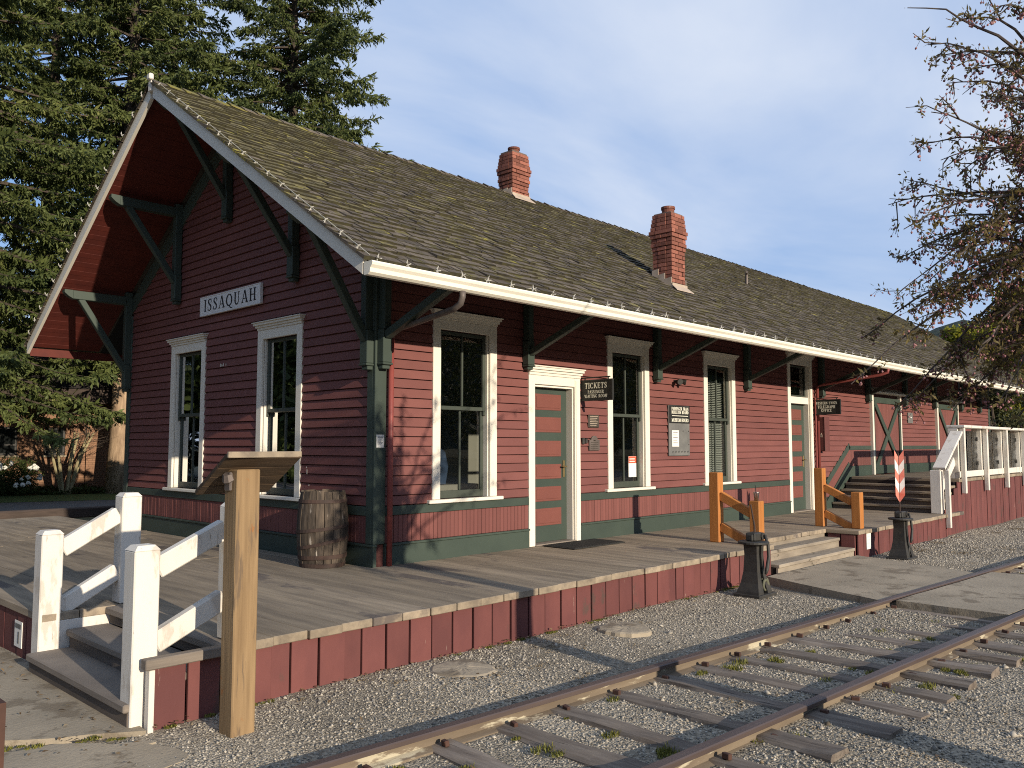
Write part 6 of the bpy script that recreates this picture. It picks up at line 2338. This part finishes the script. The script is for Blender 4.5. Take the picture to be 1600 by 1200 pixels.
npmesh('far_wood', np.concatenate(WV), np.concatenate(WF), m_leaf_g, rnd=np.concatenate(WR), kind='stuff')

# brick building behind the lawn -------------------------------------------
bA, bB = Vector((3.35, 25.55, 0)), Vector((7.15, 24.28, 0))
bd = (bB - bA).normalized()
bn = Vector((-bd.y, bd.x, 0))
if bn.y < 0:
    bn = -bn
BL = bpy.data.objects.new('brick_building', None)
COL.objects.link(BL)
BL.location = bA + Vector((0, 0, GZ - 0.01))
BL.scale = (1.3, 1.3, 1.3)
BL.rotation_euler = (0, 0, math.atan2(bd.y, bd.x))
ORG['brick_building'] = Vector()
tag(BL, 'low tan brick building with dark windows and deep dark eaves behind the lawn', 'building')
def lobj(name, mb, mat, par):
    return obj(name, mb, mat, par)
mb = MB()
wins = [(-5.6, -4.2), (-3.2, -1.9), (-0.75, 0.35), (0.98, 1.48)]
us = [-9.0] + [q for w_ in wins for q in w_] + [16.0]
for i in range(len(us) - 1):
    if i % 2 == 0:
        mb.box(us[i], us[i + 1], 0, 0.3, 0, 2.45)
    else:
        mb.box(us[i] + 0.001, us[i + 1] - 0.001, 0.0, 0.3, 0, 1.02)
        mb.box(us[i] + 0.001, us[i + 1] - 0.001, 0.0, 0.3, 1.78, 2.45)
wl = lobj('wall', mb, m_bldbrick, BL)
for a, b in wins:
    mb = MB()
    for p in ((a, a + 0.06, 1.02, 1.78), (b - 0.06, b, 1.02, 1.78), (a + .061, b - .061, 1.02, 1.08), (a + .061, b - .061, 1.72, 1.78), (a + .061, b - .061, 1.28, 1.32)):
        mb.box(p[0], p[1], 0.06, 0.13, p[2], p[3])
    w_ = lobj('window', mb, m_iron, BL)
    mb = MB(); mb.box(a + 0.05, b - 0.05, 0.09, 0.10, 1.05, 1.75)
    lobj('pane', mb, M('dark_pane', (0.012, 0.014, 0.014), rough=0.05, spec=0.6), w_)
    mb = MB(); mb.box(a - 0.05, b + 0.05, -0.04, 0.06, 0.97, 1.019)
    lobj('sill', mb, m_conc, w_)
mb = MB(); mb.box(-9.6, 16.6, -0.95, 0.4, 2.45, 2.58); mb.box(-9.62, 16.62, -1.0, -0.94, 2.40, 2.78)
lobj('eave', mb, m_beam, BL)
mb = MB()
mb.prism([(-9.6, -1.05, 2.79), (-9.6, 5.0, 5.1), (-9.6, 11.0, 2.79)], (26.2, 0, 0))
lobj('roof', mb, M('dark_roof_felt', (0.05, 0.042, 0.038), (0.035, 0.03, 0.028), rough=0.95, scale=(3, 3, 3)), BL)
mb = MB(); mb.box(-9.0, 16.0, 0.31, 9.5, 0, 2.44)
lobj('core', mb, m_iron, BL)
mb = MB(); mb.box(2.0, 2.95, -0.10, -0.002, 0, 2.44)
lobj('pier', mb, m_bldbrick, BL)

# lawn and path behind the platform
def sheet(name, pts, z, mat):
    mb = MB()
    mb.poly([(p[0], p[1], z) for p in pts])
    return obj(name, mb, mat, kind='structure')
nd = lambda u, v: (bA + bd * u + bn * v)
q = [nd(-22, -5.6), nd(22, -5.6), nd(22, -9.4), nd(-22, -9.4)]
sheet('path', [(p.x, p.y) for p in q], GZ + 0.020, m_path)
q = [nd(-22, -1.9), nd(22, -1.9), nd(22, -5.6), nd(-22, -5.6)]
sheet('lawn', [(p.x, p.y) for p in q], GZ + 0.026, m_lawn)
# low ground cover, shrubs
def bush(cx, cy, R, Hh, label, seed, mat, n=6000, leaf=0.07, flowers=0, cat='shrub', name='shrub'):
    g = np.random.default_rng(seed)
    z0 = GZ
    t = thing(name, label, cat, (cx, cy, z0))
    v = g.normal(0, 1, (n, 3)); v /= np.linalg.norm(v, axis=1, keepdims=True)
    rr = g.random(n) ** 0.3
    lump = 1 + 0.22 * np.sin(v[:, 0] * 7 + 1) * np.sin(v[:, 1] * 6) + 0.15 * np.sin(v[:, 2] * 9)
    P = np.column_stack([cx + v[:, 0] * R * rr * lump, cy + v[:, 1] * R * rr * lump, z0 + Hh * 0.5 + v[:, 2] * Hh * 0.5 * rr * lump])
    V, F = quads_from(P, v + g.normal(0, 0.7, (n, 3)), g.uniform(0.6, 1.2, n) * leaf, g.uniform(0.3, 0.5, n) * leaf, g.uniform(0, math.pi, n))
    npmesh('foliage', V, F, mat, t, rnd=np.clip(0.4 * (rr * lump) + 0.4 * g.random(n), 0.01, 0.99))
    mb = MB()
    for k in range(5):
        a = k * 1.26
        mb.tube([(cx, cy, z0), (cx + 0.5 * R * math.cos(a), cy + 0.5 * R * math.sin(a), z0 + Hh * 0.6)], [0.02, 0.008], 5)
    obj('stem', mb, m_bark_dark, t)
    cdir = np.array([CAMP.x - cx, CAMP.y - cy, 1.5]); cdir = cdir / np.linalg.norm(cdir)
    for k in range(flowers):
        while True:
            w_ = g.normal(0, 1, 3); w_ /= np.linalg.norm(w_)
            if w_[2] > -0.35:
                break
        c = np.array([cx + w_[0] * R * 1.03, cy + w_[1] * R * 1.03, z0 + Hh * 0.5 + w_[2] * Hh * 0.52])
        mb = MB()
        r = g.uniform(0.055, 0.10)
        for j in range(7):
            d = g.normal(0, 1, 3); d /= np.linalg.norm(d)
            p = c + d * r * 0.55
            s_ = r * 0.55
            mb.hull([p + np.array(e) * s_ for e in ((1, 0, 0), (0, 1, 0), (-1, 0, 0), (0, -1, 0), (0, 0, 1), (0, 0, -1))],
                    [[0, 1, 4], [1, 2, 4], [2, 3, 4], [3, 0, 4], [1, 0, 5], [2, 1, 5], [3, 2, 5], [0, 3, 5]])
        obj('flower', mb, m_flower, t)
    return t
p = nd(0.45, -1.8)
bush(p.x, p.y, 0.80, 1.15, 'rounded rhododendron bush covered in white flower heads', 41, m_leaf_g, flowers=46, n=9000)
p = nd(4.0, -1.2)
bush(p.x, p.y, 0.45, 1.2, 'small dark shrub with few white flowers against the brick wall beside the trunk', 42, m_leaf_g, flowers=7, n=4000)
g = np.random.default_rng(44)
n = 16000
u, v_ = g.uniform(-8, 7.5, n), -0.35 - 1.7 * g.random(n)
hgt = 0.27 * (0.5 + 0.5 * np.sin(u * 3.1) * np.sin(u * 1.3 + v_ * 4)) * g.random(n) ** 0.6
P = np.array([[bA.x, bA.y, GZ + 0.02]]) + np.outer(u, np.array(bd)) + np.outer(v_, np.array(bn)) + np.outer(hgt, np.array([0, 0, 1.0]))
V, F = quads_from(P, g.normal(0, 1, (n, 3)) + np.array([0, 0, 0.5]), g.uniform(0.05, 0.12, n), g.uniform(0.03, 0.065, n), g.uniform(0, math.pi, n))
npmesh('ground_cover', V, F, m_leaf_g, rnd=g.random(n) * 0.8, kind='stuff')
# many stemmed bare shrub
def bare_shrub(cx, cy, label, seed, H=3.5, n=7, cols=None):
    r_ = random.Random(seed)
    t = thing('bare_shrub', label, 'shrub', (cx, cy, GZ), 'bare stemmed shrubs by the brick wall')
    mb, tw = MB(), MB()
    for k in range(n):
        a = k / n * 6.28 + r_.uniform(-.3, .3)
        sp = r_.uniform(0.3, 0.9)
        p0 = Vector((cx + 0.10 * math.cos(a), cy + 0.10 * math.sin(a), GZ - 0.05))
        p1 = Vector((cx + 0.28 * math.cos(a) * (1 + sp), cy + 0.28 * math.sin(a) * (1 + sp), GZ + H * 0.38))
        p2 = p1 + Vector((0.5 * sp * math.cos(a), 0.5 * sp * math.sin(a), H * 0.22))
        mb.tube([p0, p1, p2], [0.06, 0.045, 0.03], 7)
        for j in range(6):
            d = Vector((math.cos(a) + r_.uniform(-1, 1), math.sin(a) + r_.uniform(-1, 1), r_.uniform(0.1, 1.1))).normalized()
            b = p1 + (p2 - p1) * r_.random()
            L2 = r_.uniform(0.5, 1.1)
            q1 = b + d * L2 * 0.5 + Vector((0, 0, 0.05))
            q2 = b + d * L2 + Vector((r_.uniform(-.15, .15), r_.uniform(-.15, .15), 0))
            tw.tube([b, q1, q2], [0.012, 0.008, 0.003], 4, cap=False)
            for _ in range(4):
                e = q1 + (q2 - q1) * r_.random()
                d2 = (d + Vector((r_.uniform(-1, 1), r_.uniform(-1, 1), r_.uniform(-.5, 1)))).normalized()
                tw.tube([e, e + d2 * r_.uniform(0.2, 0.5)], [0.006, 0.002], 3, cap=False)
    obj('stem', mb, M('pale_bark', (0.36, 0.31, 0.17), (0.24, 0.20, 0.11), rough=0.9, scale=(9, 9, 3)), t)
    obj('twig', tw, m_bark_dark, t)
    return t
p = nd(2.0, -1.6)
bare_shrub(p.x, p.y, 'pale many stemmed bare shrub in front of the narrow brick wall window', 5)
p = nd(-1.6, -2.0)
bare_shrub(p.x, p.y, 'twiggy bare shrub left of the white flowered rhododendron', 9, n=5)

# far shed with white windows behind the railing
t = thing('red_shed', 'distant red shed with white window frames seen through the railing panels', 'building', (34, -1.4, GZ))
mb = MB(); mb.box(33.0, 38.0, -4.2, -0.8, GZ, 1.75)
obj('wall', mb, m_red, t)
mb = MB(); mb.prism([(32.7, -4.6, 1.76), (32.7, -2.5, 2.9), (32.7, -0.4, 1.76)], (5.6, 0, 0))
obj('roof', mb, m_beam, t)
for y in (-3.7, -2.75, -1.8):
    mb = MB()
    for p in ((y, y + 0.07, 0.5, 1.4), (y + 0.6, y + 0.67, 0.5, 1.4), (y + .071, y + .599, 0.5, 0.57), (y + .071, y + .599, 1.33, 1.4), (y + .30, y + .36, .571, 1.329)):
        mb.box(32.93, 32.995, p[0], p[1], p[2], p[3])
    w_ = obj('window', mb, m_white, t)
    mb = MB(); mb.box(32.975, 32.985, y + 0.06, y + 0.61, 0.56, 1.34)
    obj('pane', mb, M('shed_pane', (0.05, 0.06, 0.065), rough=0.1), w_)
# a pale flat truck trailer parked beyond the freight platform
t = thing('flat_trailer', 'grey flat bed trailer with low boards parked beyond the freight platform', 'trailer', (29, 0.8, GZ))
mb = MB(); mb.box(27.4, 31.2, -0.2, 1.6, 0.42, 0.62, 0.02)
obj('bed', mb, m_board_grey, t)
mb = MB()
mb.box(27.38, 27.44, -0.2, 1.6, 0.621, 1.0, 0.01); mb.box(27.45, 31.2, -0.22, -0.17, 0.621, 1.0, 0.01)
obj('side_board', mb, m_white, t)
for x in (28.2, 30.4):
    for y in (-0.15, 1.4):
        mb = MB(); mb.tube([(x, y, 0.02), (x, y + 0.2, 0.02)], 0.40, 18)
        obj('wheel', mb, m_rubber, t)

# ------------------------------------------------------------------ flowering cherry over the yard
CH = thing('cherry_tree', 'flowering cherry with hanging pink buds and dark twigs reaching in over the track', 'tree', (-0.46, -6.73, GZ))
gc = np.random.default_rng(77)
TIPS = [(-1.023, -5.731, 3.466), (-1.125, -5.851, 3.195), (-0.843, -5.772, 3.248), (-1.038, -5.973, 3.312), (-1.159, -5.864, 2.846), (-0.852, -5.722, 2.807), (-0.415, -5.396, 2.646), (-0.487, -5.552, 2.709), (-0.55, -5.474, 2.293), (-1.052, -5.685, 2.329), (-0.725, -5.676, 2.438), (-0.97, -5.764, 2.066), (-1.066, -5.807, 1.953), (-1.161, -5.725, 1.895), (-1.149, -5.44, 1.564), (-0.464, -5.234, 1.873), (-0.503, -5.414, 1.456), (-0.486, -5.535, 1.517), (-0.441, -5.708, 1.45), (-1.001, -5.959, 1.667), (-0.865, -6.026, 1.458), (-0.566, -5.912, 1.903), (-0.511, -5.713, 1.722), (-0.32, -5.965, 1.718), (-0.29, -5.983, 1.412), (-1.114, -5.952, 2.141), (-0.582, -5.937, 2.468), (-0.502, -5.988, 2.747), (-0.655, -6.064, 3.022), (-1.0, -6.027, 2.768), (-0.673, -6.133, 3.227), (-1.064, -6.144, 3.302), (-0.303, -5.702, 3.314), (-0.358, -5.764, 2.765), (-0.688, -5.763, 2.754), (-0.895, -5.945, 2.052), (-0.275, -5.916, 2.286), (-0.583, -6.082, 2.439), (-0.284, -5.999, 2.028), (-0.362, -5.818, 1.587), (-0.691, -5.903, 3.195), (-0.761, -6.011, 1.729), (-0.639, -5.749, 2.304), (-0.718, -6.125, 2.757)]
BARE = 1
for _ in range(18):                      # the rest of the crown, mostly beyond the frame
    a = gc.uniform(-2.9, 1.2)
    r = gc.uniform(0.8, 2.3)
    TIPS.append((-0.46 + r * math.cos(a) + 0.25, -6.73 + r * math.sin(a), gc.uniform(1.9, 4.3)))
hub = np.array([-0.46, -6.73, 1.75])
mb = MB()
mb.tube([(-0.47, -6.73, GZ - 0.1), (-0.45, -6.74, 0.4), (-0.48, -6.72, 1.1), tuple(hub)], [0.15, 0.12, 0.105, 0.10], 12)
obj('trunk', mb, m_cherrybark, CH, smooth=True)
bmb = MB()
P_, D_, L_n, W_n, R_n = [], [], [], [], []      # leaves
B_, Bs = [], []                                  # buds
ped = MB()
def cluster(p, size, nb, nl):
    q = gc.random()
    for _ in range(nl):
        d = gc.normal(0, 1, 3) + np.array([0, 0, 0.25])
        P_.append(p + gc.normal(0, 0.012, 3)); D_.append(d)
        L_n.append(gc.uniform(0.018, 0.042) * size); W_n.append(gc.uniform(0.008, 0.015) * size)
        R_n.append(min(max(0.5 * q + 0.5 * gc.random(), 0.01), 0.99))
    for _ in range(nb):
        d = gc.normal(0, 0.55, 3) + np.array([0, 0, -1.0])
        d /= np.linalg.norm(d)
        e = p + d * gc.uniform(0.022, 0.055)
        ped.tube([tuple(p), tuple(e)], [0.0011, 0.0011], 3, cap=False)
        B_.append(e + d * 0.006)
        Bs.append((d, gc.uniform(0.0042, 0.0076) * (1.35 if gc.random() < 0.08 else 1.0), min(max(0.35 * q + 0.65 * gc.random(), 0.01), 0.99)))
def limb(h, c, e, r0, r1, n=14):
    t_ = np.linspace(0, 1, n)[:, None]
    pts = (1 - t_) ** 2 * h + 2 * t_ * (1 - t_) * c + t_ ** 2 * e
    w = np.cumsum(gc.normal(0, 0.009, (n, 3)), 0)
    w -= t_ * w[-1]
    pts = pts + w
    bmb.tube([tuple(q) for q in pts], list(r0 + (r1 - r0) * (np.linspace(0, 1, n) ** 0.6)), 6, cap=False)
    return pts
for i, tip in enumerate(TIPS):
    tip = np.array(tip)
    infr = i < 44
    hz = gc.uniform(0.0, 0.9)
    h = hub + np.array([gc.normal(0, .05), gc.normal(0, .05), hz])
    c = (h * 0.45 + tip * 0.55) + np.array([0, 0, gc.uniform(0.18, 0.60)])
    pts = limb(h, c, tip, 0.022, 0.0022)
    seg = len(pts) - 1
    bare = i == 0
    if infr and tip[2] < 2.35:                   # the low boughs carry fuller, leafier ends
        for _ in range(16):
            f = gc.uniform(0.55, 1.0)
            j = min(int(f * seg), seg - 1)
            cluster(pts[j] + gc.normal(0, 0.035, 3) + np.array([0, 0, -0.02]), 1.15, int(gc.integers(1, 4)), int(gc.integers(7, 12)))
    for k in range(11 if not bare else 0):
        f = gc.uniform(0.30, 0.98)
        j = min(int(f * seg), seg - 1)
        b = pts[j] + (pts[j + 1] - pts[j]) * (f * seg - j)
        fw_ = pts[j + 1] - pts[j]; fw_ = fw_ / np.linalg.norm(fw_)
        d = fw_ * gc.uniform(0.4, 1.0) + gc.normal(0, 0.55, 3) + np.array([0, 0, -0.22])
        d /= np.linalg.norm(d)
        ln = gc.uniform(0.07, 0.34) * (1.15 - 0.6 * f)
        e = b + d * ln
        m_ = (b + e) / 2 + gc.normal(0, 0.012, 3)
        bmb.tube([tuple(b), tuple(m_), tuple(e)], [0.0042, 0.003, 0.0014], 4, cap=False)
        for _ in range(int(1 + ln * 10)):
            g_ = gc.uniform(0.25, 1.0)
            cluster(b + (e - b) * g_ + gc.normal(0, 0.005, 3), 1.0, int(gc.integers(0, 5)), int(gc.integers(5, 10)))
    for k in range(8 if not bare else 1):
        f = gc.uniform(0.35, 1.0) if not bare else 1.0
        j = min(int(f * seg), seg - 1)
        cluster(pts[j] + (pts[j + 1] - pts[j]) * (f * seg - j), 1.1 if not bare else 0.5, int(gc.integers(2, 7)) if not bare else 0, int(gc.integers(4, 8)) if not bare else 2)
obj('branch', bmb, m_cherrybark, CH, kind='stuff')
obj('pedicel', ped, m_cherrybark, CH, kind='stuff')
P_, D_ = np.array(P_), np.array(D_)
V, F = quads_from(P_, D_, np.array(L_n), np.array(W_n), gc.uniform(0, math.pi, len(P_)))
npmesh('leaves', V, F, m_leaf_c, CH, rnd=R_n)
n = len(B_)
B_ = np.array(B_)
Dd = np.array([q[0] for q in Bs]); Rr = np.array([q[1] for q in Bs]); Rn_ = np.array([q[2] for q in Bs])
S1 = np.cross(Dd, np.array([[0.3, 1, 0.2]])); S1 /= np.linalg.norm(S1, axis=1, keepdims=True)
S2 = np.cross(Dd, S1)
a_ = np.arange(5) * 2 * math.pi / 5
ringv = (S1[:, None] * np.cos(a_)[None, :, None] + S2[:, None] * np.sin(a_)[None, :, None]) * Rr[:, None, None]
V = np.concatenate([(B_ - Dd * Rr[:, None] * 1.6)[:, None], B_[:, None] + ringv, (B_ + Dd * Rr[:, None] * 1.3)[:, None]], 1).reshape(-1, 3)
f = np.array([(0, 1 + (k + 1) % 5, 1 + k) for k in range(5)] + [(6, 1 + k, 1 + (k + 1) % 5) for k in range(5)])
F = (f[None] + 7 * np.arange(n)[:, None, None]).reshape(-1, 3)
npmesh('blossom', V, F, m_blossom, CH, rnd=np.repeat(Rn_, 10))
